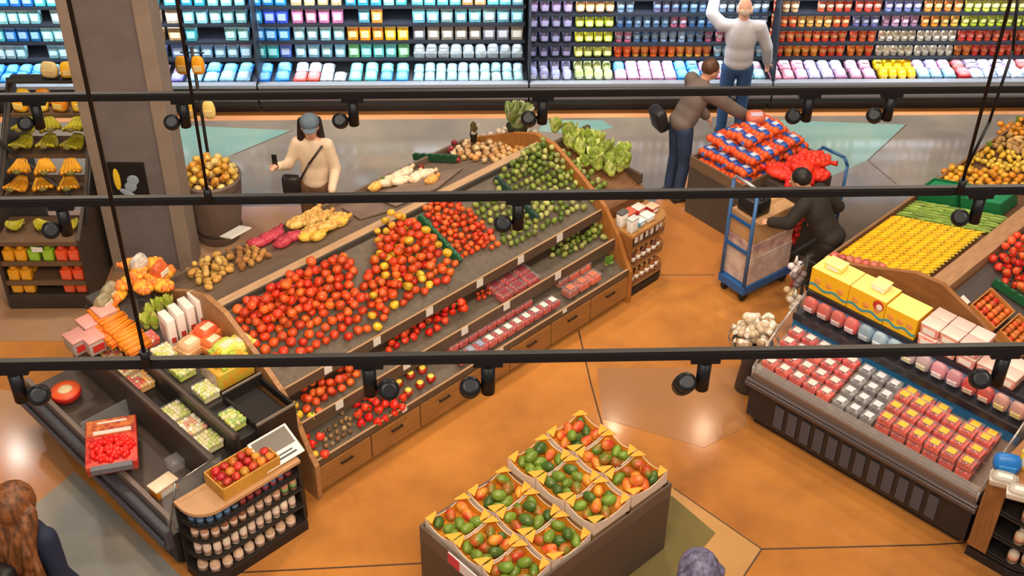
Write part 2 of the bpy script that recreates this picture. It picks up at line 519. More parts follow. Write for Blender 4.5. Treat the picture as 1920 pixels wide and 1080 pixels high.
def prod(kind, rgb, rgb2=(232, 232, 228), size=(.13, .12, .14), lab=(236, 232, 226), noisy=None):
    key = (kind, rgb, rgb2, size, lab, noisy)
    def make():
        b = mk(rgb, rough=.35, rgb2=noisy, nscale=22, noise=.01) if noisy else mk(rgb, rough=.35)
        l = mk(rgb2, rough=.35); c = M(lab, .5)
        sx, sy, sz = size
        if kind == 'carton': return carton_mesh(sx, sy, sz, b, l, c)
        if kind == 'pouch': return pouch_mesh(sx, sy, sz, b, l)
        if kind == 'cup': return cup_mesh(sx / 2, sz, b, l)
        if kind == 'bottle': return bottle_mesh(sx / 2, sz, b, l, c)
        if kind == 'tray': return tray_mesh(sx, sy, sz, b, l, c)
    return cached(key, make)
NAMEOF = {'carton': ('salad_box', 'box'), 'pouch': ('salad_bag', 'bag'), 'cup': ('lidded_cup', 'cup'), 'bottle': ('bottle', 'bottle'), 'tray': ('wrapped_tray', 'tray')}

# ------------------------------------------------------------------ chilled wall
FB = M((38, 36, 38), 0.4); FG = M((150, 150, 156), 0.35, 0.4); FS = M((34, 36, 44), 0.5)
LED = M((225, 238, 255), 0.5, emit=14.0)
LEFT_Z = [.56, .78, 1.0, 1.22, 1.44]; RIGHT_Z = [.545, .735, .925, 1.115, 1.305, 1.495]
def chilled_case(u0, u1, zs, label):
    t = empty('chilled_case', label, 'refrigerated display', F.w(u0, 0), F.a, 'open chilled cases along the back wall')
    L = u1 - u0
    mb = MB(); mb.prism([(0, .13), (0, .34), (.02, .40), (.09, .40), (.10, .36), (.82, .36), (.82, 2.2), (.92, 2.2), (.92, .0), (.1, .0), (.1, .13)], 0, L)
    obj('body', mb.mesh(FB), t)
    mb = MB(); mb.box(0, -.018, .365, L, .075, .412); obj('rim', mb.mesh(FG), t, bevel=.006)
    mb = MB(); mb.prism([(-.022, .2), (-.03, .22), (-.022, .245), (0, .25), (0, .195)], 0, L); obj('bumper', mb.mesh(M((84, 76, 72), .4)), t)
    mb = MB(); mb.box(0, .11, .0, L, .13, .128); obj('kick_plate', mb.mesh(BLACK), t)
    mb = MB(); mb.box(0, -.36, 2.1, L, .92, 2.3); mb.box(0, -.36, 1.98, L, -.33, 2.1); obj('canopy', mb.mesh(FB), t)
    for k, z in enumerate(zs):
        mb = MB(); mb.prism([(.34, z - .02), (.34, z + .01), (.346, z + .01), (.346, z), (.82, z), (.82, z - .02)], 0.03, L - .03)
        s = obj('shelf', mb.mesh(FS), t)
        mb = MB(); mb.box(.05, .43, z - .0225, L - .05, .47, z - .0202); obj('light_strip', mb.mesh(LED), s)
    mb = MB(); mb.prism([(.02, .36), (.02, .44), (.34, 2.1), (.82, 2.1), (.82, .36)], -.012, .012); obj('end_panel', mb.mesh(FS), t)
    c = F.w((u0 + u1) / 2, -.28, 2.05)
    lamp('case_light', 'AREA', c, 26 * L, COOL, aim=F.w((u0 + u1) / 2, .45, .9), size=L * .95, size_y=.1)
    return t
CASES = [(-6.5, -3.02, LEFT_Z, 'open chilled case of blue and teal packs behind the pillar'),
         (-3.0, .16, LEFT_Z, 'open chilled case of teal salad boxes behind the woman in the grey cap'),
         (.18, 3.05, RIGHT_Z, 'open chilled case of bagged greens and jars left of the man in white'),
         (3.07, 6.9, RIGHT_Z, 'open chilled case of red, orange and yellow packs at the right end of the wall')]
for c in CASES: chilled_case(*c)

def upos(px, z):
    p = W(px, 80, .9); u, v = F.uv(p)
    k = 13.65 / p.y
    return F.uv(Vector((p.x * k, 13.65)))[0]
TEALS = [(70, 160, 180), (96, 180, 190), (54, 130, 180), (150, 200, 205), (60, 120, 190)]
MIXED = [(60, 150, 175), (44, 118, 186), (90, 175, 185), (186, 120, 170), (96, 160, 110), (120, 190, 200), (66, 96, 176)]
CLEARS = [(118, 190, 196), (138, 186, 188), (150, 176, 178), (120, 160, 168), (164, 190, 192)]
SLATE = [(96, 120, 150), (110, 130, 160), (74, 110, 150), (190, 110, 130), (128, 120, 150), (150, 170, 190)]
ORNG = [(226, 110, 60), (232, 140, 70), (214, 70, 52), (240, 170, 90)]
WHT = (226, 232, 236)
# photo span, kind, size, rows from the lowest up: (palette, second colour, colour word, chance of a gap)
SECT = [
 (-40, 136, 'left of the pillar', [('tray', (.15, .2, .08), [(40, 140, 215), (60, 160, 225)], WHT, 'bright blue', 0), ('carton', (.12, .12, .15), [(180, 210, 218), (150, 196, 206)], WHT, 'white and teal', .1),
   ('carton', (.13, .12, .15), TEALS, WHT, 'blue', .35), ('carton', (.12, .12, .15), TEALS + CLEARS, WHT, 'teal', .25), ('carton', (.13, .12, .152), TEALS, WHT, 'blue and teal', .1), ('carton', (.13, .12, .15), CLEARS, WHT, 'pale teal', 0)]),
 (288, 352, 'right beside the pillar', [('tray', (.15, .2, .08), [(110, 110, 170), (150, 120, 140)], WHT, 'violet', 0), ('carton', (.15, .1, .15), [(150, 170, 205)], (90, 120, 180), 'blue and white', 0),
   ('carton', (.16, .1, .13), [(214, 176, 128)], (190, 150, 110), 'tan', 0), ('carton', (.16, .1, .15), [(206, 190, 170)], (150, 130, 115), 'cream', 0), ('carton', (.15, .1, .15), [(110, 180, 190)], WHT, 'teal', 0), ('carton', (.15, .1, .15), [(206, 190, 170)], WHT, 'cream', 0)]),
 (354, 474, 'right of the pillar cable', [('tray', (.17, .2, .09), [(56, 150, 228), (80, 170, 235), (160, 205, 235)], WHT, 'bright blue', 0), ('carton', (.13, .12, .15), [(150, 190, 215)], (190, 66, 90), 'red lidded', 0),
   ('carton', (.13, .12, .15), TEALS, WHT, 'teal', .12), ('carton', (.13, .12, .152), TEALS, (120, 100, 180), 'teal and violet', .05), ('carton', (.13, .12, .15), TEALS, WHT, 'blue', .1), ('carton', (.13, .12, .15), [(60, 90, 180)], WHT, 'dark blue', 0)]),
 (478, 548, 'left of the capped woman', [('tray', (.17, .2, .09), [(50, 140, 222), (70, 160, 230)], WHT, 'bright blue', 0), ('carton', (.14, .12, .15), [(66, 160, 165), (90, 120, 185)], (176, 90, 110), 'teal and red', 0),
   ('carton', (.14, .12, .15), [(60, 130, 185)], WHT, 'blue', 0), ('carton', (.14, .12, .152), [(66, 96, 176), (60, 140, 180)], (90, 130, 200), 'deep blue', 0), ('carton', (.14, .12, .15), TEALS, (90, 90, 170), 'blue and violet', 0), ('carton', (.14, .12, .15), TEALS, WHT, 'blue', 0)]),
 (552, 650, 'above the capped woman', [('tray', (.15, .2, .08), [(150, 165, 190), (190, 196, 206), (210, 80, 84)], WHT, 'grey and red', .25), ('carton', (.13, .12, .15), [(150, 200, 220)], (66, 110, 186), 'pale blue', 0),
   ('carton', (.13, .12, .15), [(186, 120, 160), (150, 190, 200)], WHT, 'pink', 0), ('carton', (.13, .12, .152), [(200, 120, 170), (210, 140, 180)], (170, 180, 200), 'pink lidded', .1), ('carton', (.13, .12, .15), [(200, 180, 140), (96, 170, 190)], WHT, 'mixed', .35), ('carton', (.13, .12, .15), TEALS, WHT, 'teal', .2)]),
 (652, 768, 'before the teal divider', [('tray', (.15, .2, .08), [(60, 150, 220), (110, 190, 190), (200, 210, 220)], WHT, 'blue and white', 0), ('carton', (.13, .12, .15), [(110, 190, 190), (120, 180, 130)], (70, 150, 90), 'green lidded', 0),
   ('carton', (.13, .12, .15), [(238, 186, 60), (232, 150, 60), (206, 110, 110), (130, 180, 205)], WHT, 'yellow and red', 0), ('carton', (.13, .12, .152), [(110, 170, 185), (226, 140, 80)], WHT, 'teal and orange', .3), ('carton', (.13, .12, .15), TEALS, WHT, 'teal', .3), ('carton', (.13, .12, .15), MIXED, WHT, 'mixed', .1)]),
 (774, 982, 'left of the grey bags', [('tray', (.12, .2, .07), [(176, 200, 206), (150, 186, 192)], (190, 214, 222), 'clear', 0), ('tray', (.14, .2, .1), [(150, 152, 156), (140, 146, 150)], (170, 178, 180), 'grey', .0),
   ('carton', (.15, .12, .152), [(130, 120, 116), (118, 116, 124), (150, 140, 130)], (120, 110, 106), 'grey brown', .22), ('carton', (.15, .12, .152), [(130, 158, 160), (110, 160, 170)], (190, 204, 204), 'grey teal', 0), ('carton', (.14, .12, .152), CLEARS + [(196, 150, 110)], (170, 205, 210), 'clear teal', 0), ('carton', (.15, .12, .15), CLEARS, WHT, 'clear teal', .12)]),
 (988, 1074, 'above the potted herbs', [('pouch', (.11, .14, .12), [(196, 196, 224), (170, 170, 206)], WHT, 'pale violet', 0), ('pouch', (.112, .14, .146), [(120, 116, 146), (100, 98, 130)], (150, 146, 170), 'grey violet', 0),
   ('pouch', (.112, .14, .146), [(128, 122, 150), (110, 106, 134)], (150, 146, 170), 'grey violet', 0), ('pouch', (.112, .14, .146), [(124, 118, 144), (106, 102, 132)], (150, 146, 170), 'grey', 0), ('pouch', (.112, .14, .146), [(130, 140, 168), (150, 130, 160)], (150, 146, 170), 'blue grey', 0), ('pouch', (.11, .14, .14), [(80, 90, 110)], WHT, 'dark grey', .6)]),
 (1077, 1150, 'in the yellow green strip', [('pouch', (.11, .14, .12), [(206, 210, 160), (190, 200, 140)], WHT, 'pale green', 0), ('pouch', (.112, .14, .146), [(188, 196, 96), (206, 206, 120)], (220, 220, 180), 'yellow green', 0),
   ('pouch', (.112, .14, .146), [(206, 204, 84), (190, 196, 90)], (220, 220, 180), 'lime yellow', 0), ('pouch', (.112, .14, .146), [(198, 202, 86), (182, 190, 84)], (220, 220, 180), 'lime green', 0), ('pouch', (.112, .14, .146), [(216, 214, 170), (214, 176, 130)], WHT, 'cream', 0), ('cup', (.1, .1, .13), TEALS, WHT, 'teal', 0)]),
 (1153, 1340, 'left of the man in white', [('tray', (.14, .2, .09), [(60, 150, 210), (190, 130, 170), (214, 170, 200)], WHT, 'pink and blue', .1), ('cup', (.1, .1, .14), [(236, 120, 50), (232, 90, 50), (244, 170, 90)], (222, 100, 60), 'orange', 0),
   ('cup', (.1, .1, .14), SLATE, (150, 170, 190), 'slate', 0), ('cup', (.1, .1, .14), SLATE, (140, 160, 186), 'slate and pink', .08), ('cup', (.1, .1, .145), SLATE + [(80, 150, 190)], (130, 160, 190), 'blue', .06), ('cup', (.1, .1, .13), TEALS, WHT, 'teal', .1)]),
 (1344, 1440, 'behind the man in white', [('tray', (.14, .2, .09), [(190, 130, 150), (150, 190, 200)], WHT, 'pink', .1), ('cup', (.1, .1, .14), [(150, 190, 206)], WHT, 'pale blue', 0),
   ('cup', (.1, .1, .14), SLATE, WHT, 'slate', 0), ('cup', (.1, .1, .14), SLATE, WHT, 'slate', 0), ('cup', (.1, .1, .145), SLATE + [(200, 110, 130)], WHT, 'violet', 0), ('cup', (.1, .1, .13), [(180, 130, 150)], WHT, 'rose', .1)]),
 (1446, 1596, 'right of the man in white', [('tray', (.14, .2, .09), [(206, 160, 190), (220, 150, 170), (190, 180, 210)], WHT, 'pink', .05), ('cup', (.1, .1, .14), [(216, 60, 44), (236, 150, 60), (206, 44, 40), (240, 120, 50)], (236, 190, 110), 'red and orange', 0),
   ('cup', (.1, .1, .14), [(222, 80, 50), (232, 110, 50), (214, 64, 50)], (238, 200, 140), 'orange red', 0), ('cup', (.1, .1, .14), [(232, 130, 70), (236, 170, 100), (220, 90, 60)], (240, 206, 150), 'peach', 0), ('cup', (.1, .1, .14), [(214, 70, 60), (230, 190, 150), (206, 90, 80)], (240, 200, 170), 'red and cream', .05), ('cup', (.1, .1, .13), [(206, 110, 120), (196, 120, 140)], WHT, 'pink', .2)]),
 (1600, 1652, 'beside the yellow packs', [('tray', (.14, .2, .09), [(200, 150, 176)], WHT, 'pink', .7), ('cup', (.1, .1, .14), [(226, 110, 50), (216, 60, 44)], (240, 170, 90), 'red', 0),
   ('cup', (.1, .1, .14), [(220, 80, 56)], (232, 150, 120), 'red', .1), ('cup', (.1, .1, .14), [(150, 150, 180), (110, 110, 150)], (190, 190, 210), 'grey violet', 0), ('cup', (.1, .1, .14), [(214, 90, 70), (190, 150, 160)], (220, 160, 150), 'rose', 0), ('cup', (.1, .1, .13), [(196, 90, 110)], WHT, 'rose', 0)]),
 (1656, 1728, 'over the yellow packs', [('pouch', (.11, .2, .12), [(240, 196, 40), (236, 184, 50)], (244, 220, 150), 'yellow', 0), ('bottle', (.088, .088, .146), [(222, 206, 184)], (230, 224, 210), 'cream', 0),
   ('bottle', (.088, .088, .146), [(214, 196, 170)], (230, 220, 200), 'cream', 0), ('cup', (.1, .1, .14), [(206, 130, 160), (190, 150, 176)], (210, 170, 190), 'pink', 0), ('cup', (.1, .1, .14), [(206, 80, 70), (140, 150, 190)], (190, 170, 190), 'red and violet', 0), ('cup', (.1, .1, .13), [(70, 150, 190)], WHT, 'blue', 0)]),
 (1730, 1806, 'left of the far right cable', [('tray', (.14, .2, .09), [(206, 150, 180), (190, 170, 210), (150, 180, 210)], WHT, 'pink and lilac', 0), ('bottle', (.088, .088, .146), [(206, 196, 180)], (230, 224, 210), 'grey white', .1),
   ('bottle', (.088, .088, .146), [(220, 204, 186)], (230, 224, 210), 'white', 0), ('cup', (.1, .1, .14), [(238, 180, 90), (226, 130, 60)], (240, 200, 150), 'golden', 0), ('cup', (.1, .1, .14), [(232, 150, 80), (226, 110, 60)], (240, 200, 150), 'orange', 0), ('cup', (.1, .1, .13), [(70, 140, 190)], WHT, 'blue', 0)]),
 (1808, 2010, 'at the far right edge', [('tray', (.15, .2, .09), [(200, 180, 214), (170, 60, 60), (190, 200, 220)], WHT, 'lilac and red', 0), ('cup', (.1, .1, .14), [(206, 60, 48), (190, 44, 44), (226, 120, 60)], (222, 130, 100), 'red', 0),
   ('cup', (.1, .1, .14), [(206, 60, 60), (216, 90, 70)], (226, 140, 130), 'red', 0), ('cup', (.1, .1, .14), [(206, 210, 96), (190, 196, 70), (220, 110, 80)], (216, 220, 150), 'yellow green', 0), ('cup', (.1, .1, .14), [(200, 206, 90), (214, 206, 110)], (220, 220, 160), 'lime', 0), ('cup', (.1, .1, .13), [(120, 170, 130), (196, 150, 160)], WHT, 'green', 0)]),
]
ROWW = ['in the bottom well', 'on the lowest shelf', 'on the second shelf', 'on the third shelf', 'on the fourth shelf', 'on the fifth shelf']
Rf = random.Random(5)
for x0, x1, where, rows in SECT:
    u0, u1 = upos(x0, 0), upos(x1, 0)
    zs = LEFT_Z if x1 < 985 else RIGHT_Z
    for k, (kind, size, pal, second, word, gap) in enumerate(rows):
        if k > len(zs): continue
        z, v = (.363, .205) if k == 0 else (zs[k - 1] + .002, .44)
        n = max(1, int((u1 - u0) / (size[0] * (1.0 if kind == 'cup' else 1.02))))
        st = (u1 - u0) / n
        nm, cat = NAMEOF[kind]
        g = '%s %s %s %s' % (word, nm.replace('_', ' '), ROWW[k], where)
        if kind == 'tray': g = '%s wrapped tray %s %s' % (word, ROWW[k], where)
        run = 0; col = None; skip = 0
        depths = (0, 1) if k == 0 else (0,)
        for d in depths:
            for i in range(n):
                if run <= 0: col = Rf.choice(pal); run = Rf.choice((1, 2, 2, 3))
                run -= 1
                if skip <= 0 and Rf.random() < gap * .5: skip = Rf.choice((1, 2, 2))
                if skip > 0: skip -= 1; continue
                s = Rf.uniform(.94, 1.0)
                hs = (1.28 if zs is LEFT_Z else 1.12) if k else Rf.uniform(1.0, 1.3)
                mixw = lambda a, b, t: tuple(int(x * (1 - t) + y * t) for x, y in zip(a, b))
                sat = tuple(max(0, min(255, int(sum(col) / 3 + (c - sum(col) / 3) * 1.35))) for c in col)
                sec = mixw(sat, second, .45) if kind in ('carton', 'tray') else mixw(sat, second, .7)
                me = prod(kind, sat, sec, size, lab=mixw(sat, (240, 240, 238), .55), noisy=tuple(min(255, int(c * .72 + 14)) for c in sat))
                tag(obj(nm, me, None, F.w(u0 + (i + .5) * st, v + d * .22 + Rf.uniform(-.008, .008), z + (d * .0)), (0, 0, F.a + Rf.uniform(-.06, .06)), (s, s, s * hs)), g, cat, g)

# ------------------------------------------------------------------ produce shapes
def lump(r, seed, n=10, flat=1.0, tip=0.0, mats=None, stemr=0):
    rr = random.Random(seed)
    ph = rr.random() * 6
    def fn(q):
        d = 1 + .05 * math.sin(3 * math.atan2(q.y, q.x) + ph) + .04 * math.sin(5 * q.z / r + ph)
        dip = -.16 * r * math.exp(-((q.x ** 2 + q.y ** 2) / (r * .35) ** 2)) if q.z > 0 else 0
        return Vector((q.x * d, q.y * d, (q.z + dip) * flat))
    mb = MB(); mb.ell((0, 0, 0), (r, r, r), n, 7, 0, fn=fn)
    return mb.mesh(*mats)
def tomato(col, r=.038, k=0):
    return cached(('tom', col, r, k), lambda: lump(r, k, 10, .86, mats=[M(col, .28, var=.18, rgb2=tuple(int(c * .72) for c in col), nscale=18, noise=.1)]))
def oval(col, rx, rz, key, col2=None, rough=.4, var=.2, bend=0.0, tip=1.0, n=9, nscale=14, bump=0.0):
    def make():
        def fn(q):
            t = q.z / rz
            return Vector((q.x * (1 - (1 - tip) * (t + 1) / 2) + bend * (t * t), q.y * (1 - (1 - tip) * (t + 1) / 2), q.z))
        mb = MB(); mb.ell((0, 0, 0), (rx, rx, rz), n, 8, 0, fn=fn)
        return mb.mesh(M(col, rough, var=var, rgb2=col2 or tuple(int(c * .75) for c in col), nscale=nscale, noise=.1, bump=bump))
    return cached(('oval', key, col), make)
def leafy_mesh(key, cols, r, h, n=16, seed=1):
    def make():
        rr = random.Random(seed); mb = MB()
        for i in range(n):
            a = 2 * math.pi * i / n * 2.4; t = i / n
            out = r * (.35 + .65 * t); lean = .25 + .8 * t
            w = r * .75
            pts = []
            for j in range(5):
                s = j / 4; rad = out * (s ** .7) * lean; z = h * (s * (1.1 - .35 * t * s))
                for k in (-1, 0, 1):
                    ww = w * math.sin(math.pi * min(.95, .2 + .75 * s)) * k * .5 + rr.uniform(-.004, .004)
                    pts.append((rad * math.cos(a) - ww * math.sin(a), rad * math.sin(a) + ww * math.cos(a), z + (.012 if k else 0) + rr.uniform(-.006, .006)))
            fs = [(j * 3 + k, j * 3 + k + 1, (j + 1) * 3 + k + 1, (j + 1) * 3 + k) for j in range(4) for k in (0, 1)]
            mb.add(pts, fs, i % len(cols), True)
        mb.ell((0, 0, h * .3), (r * .4, r * .4, h * .35), 8, 6, 0)
        return mb.mesh(*[M(c, .5, var=.12) for c in cols])
    return cached(('leafy', key), make)

_rest = []
RAD = dict(tomato=.0395, yellow_tomato=.038, plum_tomato=.0295, lime=.032, bell_pepper=.039, red_pepper=.041, cherry_tomato=.0235, mushroom=.026, potato=.037, yellow_onion=.036, white_onion=.036, red_onion=.031, orange=.038, lemon=.034, ginger_root=.042)
def settle(p, r, ground, slope, up=None, rr=random):
    """let a roundish thing of radius r come to rest on the shelf and on what already lies there, rolling a little to the lowest spot"""
    near = [(q, rq) for q, rq in _rest if (q.x - p.x) ** 2 + (q.y - p.y) ** 2 < (r + rq + r * 1.4) ** 2]
    best = None
    for k in range(16):
        a = k * 2.4; d = 0 if k == 0 else r * 1.25 * math.sqrt(k / 15)
        x, y = p.x + d * math.cos(a), p.y + d * math.sin(a)
        z = ground + r / math.cos(slope)
        if up is not None: z += (up.x * (x - p.x) + up.y * (y - p.y))
        g = z
        for q, rq in near:
            d2 = (q.x - x) ** 2 + (q.y - y) ** 2; R_ = r + rq
            if d2 < R_ * R_: z = max(z, q.z + math.sqrt(R_ * R_ - d2))
        c = (z - g) + d * .12
        if best is None or c < best[0]: best = (c, x, y, z)
    p = Vector(best[1:]); _rest.append((p, r)); return p
def scatter(fr, poly_px, plane, step, put, jit=.10, seed=3, row=.9, lift=0.0):
    """fill the outline (photo points) on a shelf plane with places on a loose hexagonal grid"""
    v0, z0, v1, z1 = plane; put.slope = math.atan2(abs(z1 - z0), abs(v1 - v0)); put.up = fr.v * ((z1 - z0) / (v1 - v0))
    poly = [fr.onto(px, py, v0, z0, v1, z1) for px, py in poly_px]
    us = [p[0] for p in poly]; ve = [p[1] for p in poly]
    rr = random.Random(seed); k = 0; v = min(ve); r = 0
    while v < max(ve):
        u = min(us) + (step / 2 if r % 2 else 0)
        while u < max(us):
            uu = u + rr.uniform(-jit, jit) * step; vv = v + rr.uniform(-jit, jit) * step
            if inside((uu, vv), poly):
                put(uu, vv, z0 + (z1 - z0) * (vv - v0) / (v1 - v0), rr, k); k += 1
            u += step
        v += step * row; r += 1
    return k
def rand_rot(rr): return (rr.uniform(-.5, .5), rr.uniform(-.5, .5), rr.uniform(0, 6.28))

# ------------------------------------------------------------------ the long tomato display
SL = (.38, .84, 1.10, 1.22)      # top slope
td = empty('produce_display', 'long sloped wooden display of tomatoes and limes with drawers along its base', 'produce display', T.w(0, 0), T.a)
U0, U1 = .12, 3.78
mb = MB(); mb.prism([(.06, .0), (.06, .06), (.0, .06), (.0, .32), (.44, .32), (.44, .72), (1.06, 1.08), (1.3, 1.06), (2.19, .76), (2.19, 0)], U0, U1); obj('carcass', mb.mesh(BROWN), td)
mb = MB(); mb.box(U0, .05, 0, U1, .062, .062); obj('toe_kick', mb.mesh(BLACK), td)
nd = 7; dw = (U1 - U0) / nd
for i in range(nd):
    mb = MB(); mb.box(U0 + i * dw + .006, -.016, .075, U0 + (i + 1) * dw - .006, 0, .315)
    d = obj('drawer', mb.mesh(M((158, 108, 58), .45, noise=.4, nscale=5, stretch=(1, 8, 8))), td, bevel=.003)
    mb = MB(); mb.box(U0 + (i + .5) * dw - .06, -.036, .235, U0 + (i + .5) * dw + .06, -.026, .25)
    for s in (-.05, .05): mb.box(U0 + (i + .5) * dw + s - .005, -.028, .237, U0 + (i + .5) * dw + s + .005, -.015, .248)
    obj('handle', mb.mesh(BLACK), d)
def tier(name, v0, z0, v1, z1, lip):
    mb = MB(); mb.prism([(v0, z0 - .02), (v0, z0), (v1, z1), (v1, z1 - .02)], U0, U1)
    s = obj(name, mb.mesh(LINER), td)
    mb = MB(); mb.box(U0, v0 - .022, z0 - .05 * lip, U1, v0, z0 + (.07 if name == 'middle_tray' else .05), 0, top=1)
    obj('lip_board', mb.mesh(LIPW, LIPT), s, bevel=.002)
    return s
t3 = tier('lower_tray', .01, .345, .40, .50, .3)
t2 = tier('middle_tray', .20, .58, .44, .63, 1)
t1 = tier('upper_slope', .38, .84, 1.10, 1.22, 1)
mb = MB(); mb.box(U0, 1.10, 1.02, U1, 1.125, 1.27); obj('back_board', mb.mesh(M((72, 64, 58), .6, noise=.3)), td)
mb = MB(); mb.box(U0, 1.125, 1.235, U1, 1.22, 1.265); obj('ridge_rail', mb.mesh(M((196, 158, 122), .5, noise=.3, nscale=6, stretch=(1, 8, 8))), td, bevel=.004)
mb = MB(); mb.prism([(1.22, 1.10), (1.22, 1.13), (2.22, .816), (2.22, .776)], U0, U1); mb.box(U0, 2.20, .72, U1, 2.225, .89); obj('rear_slope', mb.mesh(M((120, 100, 84), .6, noise=.3, nscale=9)), td)
def end_panel(u0, u1, mat, ext=2.16):
    mb = MB()
    mb.prism([(-.03, 0), (-.03, .37), (.04, .46), (.16, .70), (.34, .93), (.64, 1.12), (1.0, 1.31), (1.25, 1.33), (1.55, 1.22), (ext, .91), (ext + .06, .80), (ext + .06, 0)], u0, u1)
    return obj('end_panel', mb.mesh(mat), td, bevel=.004)
end_panel(.075, .12, OAK)
end_panel(3.78, 3.825, M((176, 112, 52), .5, noise=.4, nscale=5, stretch=(8, 8, 1)))
# price labels on the lip boards
def ticket(parent, u, v, z, w=.075, h=.075, mat=PAPER):
    mb = MB(); mb.box(u - w / 2, v - .004, z - h / 2, u + w / 2, v, z + h / 2); obj('price_ticket', mb.mesh(mat), parent)
for u in (.55, 1.05, 1.62, 2.2, 2.7, 3.2): ticket(t1, u, .356, .85)
for u in (.5, 1.2, 1.85, 2.35, 3.0): ticket(t2, u, .176, .62)
for u in (1.0, 2.1, 2.9): ticket(t3, u, -.014, .375, .05, .035)
# loose dividers lying across the slope
def divider(pa, pb, col, label, plane=SL, fr=T, w=.05, h=.06):
    ua, va = fr.onto(*pa, *plane); ub, vb = fr.onto(*pb, *plane)
    if plane is SL: va = min(va, 1.06); vb = max(vb, .43)
    za = plane[1] + (plane[3] - plane[1]) * (va - plane[0]) / (plane[2] - plane[0]); zb = plane[1] + (plane[3] - plane[1]) * (vb - plane[0]) / (plane[2] - plane[0])
    A = fr.w(ua, va, za + .02); B = fr.w(ub, vb, zb + .02)
    d = B - A; q = d.to_track_quat('X', 'Z')
    L = d.length
    mb = MB(); mb.add(*[[(x * L, y * w, z * h) for x, y, z in ((0, -.5, 0), (0, .5, 0), (0, .36, 1), (0, -.36, 1), (1, -.5, 0), (1, .5, 0), (1, .36, 1), (1, -.36, 1))], [(0, 3, 2, 1), (4, 5, 6, 7), (0, 1, 5, 4), (1, 2, 6, 5), (2, 3, 7, 6), (3, 0, 4, 7)]])
    for i in range(6): mb.ell((L * (i + .5) / 6, 0, h * 1.02), (L / 13, w * .3, .012), 8, 5, 0)
    o = obj('divider', mb.mesh(M(col, .4)), None, A, q.to_euler())
    return tag(o, label, 'divider')
divider((772, 397), (862, 497), (30, 92, 60), 'dark green divider between the mixed tomatoes and the plain red ones')
divider((912, 322), (1006, 418), (32, 62, 52), 'dark green divider lying across the limes')
RED = (240, 76, 38); RED2 = (228, 54, 30); ORR = (242, 102, 42); YEL = (240, 186, 50)
def putter(name, fn, label, cat, fr=T, rot=rand_rot, sc=(.88, 1.1)):
    def put(u, v, z, rr, k):
        s = rr.uniform(*sc)
        p = settle(fr.w(u, v), RAD[name] * s, z, put.slope, put.up) if name in RAD else fr.w(u, v, z + .035)
        if fr is T and name in RAD and z < .8:
            # keep clear of the shelf above
            vv = fr.uv(p)[1]; r = RAD[name] * s
            top = (.79 if vv < .385 else .815 + (vv - .38) * .53) if z > .57 else (.545 if vv < .205 else .575 + (vv - .2) * .417)
            if (vv > (.345 if z > .57 else .155) and p.z + r > top) or vv < (.19 if z > .57 else .0) or vv > .44:
                _rest.pop(); return
        tag(obj(name, fn(rr), None, p, rot(rr), (s, s, s)), label, cat, label)
    put.slope = .3; put.up = None
    return put
redp = putter('tomato', lambda rr: tomato(rr.choice((RED, RED, RED2, ORR)), .041, rr.randrange(3)), 'red tomato in the loose heap at the left end of the upper slope', 'tomato')
scatter(T, [(442, 590), (530, 545), (640, 488), (672, 512), (652, 545), (694, 596), (690, 640), (625, 640), (590, 664), (520, 690), (470, 652)], SL, .076, redp, seed=2, lift=.037)
scatter(T, [(455, 598), (600, 520), (650, 500), (640, 560), (560, 620), (490, 640)], SL, .08, redp, seed=4, lift=.085)
scatter(T, [(470, 600), (560, 545), (590, 580), (520, 640), (480, 640)], SL, .1, redp, seed=41)
mixp = putter('tomato', lambda rr: tomato(rr.choice((RED, RED, RED2, ORR, RED, YEL)), .041, rr.randrange(3)), 'red or yellow tomato in the mixed heap left of the dark green divider', 'tomato')
scatter(T, [(706, 470), (760, 430), (790, 450), (862, 508), (800, 560), (700, 622), (676, 590), (680, 548), (700, 500)], SL, .077, mixp, seed=5, lift=.037)
scatter(T, [(720, 478), (770, 440), (845, 502), (790, 548), (710, 600), (690, 560)], SL, .084, mixp, seed=6, lift=.085)
yelp = putter('yellow_tomato', lambda rr: tomato(rr.choice((YEL, (246, 196, 60), (240, 150, 50))), .036, rr.randrange(3)), 'yellow tomato at the upper left of the mixed heap', 'tomato')
scatter(T, [(708, 440), (752, 420), (768, 436), (735, 470), (722, 482)], SL, .076, yelp, seed=7, lift=.1)
orp = putter('plum_tomato', lambda rr: tomato(rr.choice((ORR, (236, 74, 36), (226, 60, 34))), .030, rr.randrange(3)), 'small orange red tomato right of the dark green divider', 'tomato')
scatter(T, [(790, 398), (850, 380), (900, 420), (936, 462), (868, 498), (820, 440)], SL, .059, orp, seed=8, lift=.03)
scatter(T, [(800, 400), (845, 390), (890, 430), (915, 462), (870, 486), (830, 440)], SL, .072, orp, seed=9, lift=.07)
def lime(rr): return oval(rr.choice(((128, 146, 52), (162, 168, 76), (104, 126, 46), (180, 178, 104))), .029, .034, 'lime', tip=.9)
limp = putter('lime', lime, 'small green lime heaped at the far upper end of the long display', 'lime', rot=lambda rr: (rr.uniform(0, 3), rr.uniform(0, 3), 0))
scatter(T, [(930, 345), (1000, 285), (1030, 272), (1140, 360), (1125, 385), (1010, 372), (930, 362)], SL, .064, limp, seed=10, lift=.03)
scatter(T, [(940, 335), (1020, 285), (1115, 350), (1000, 350)], SL, .082, limp, seed=12, lift=.07)
lim2 = putter('lime', lime, 'small green lime in the lower heap beside the small orange red tomatoes', 'lime', rot=lambda rr: (rr.uniform(0, 3), rr.uniform(0, 3), 0))
scatter(T, [(878, 392), (960, 378), (1120, 388), (1040, 430), (965, 470), (944, 462), (905, 415)], SL, .066, lim2, seed=11, lift=.03)
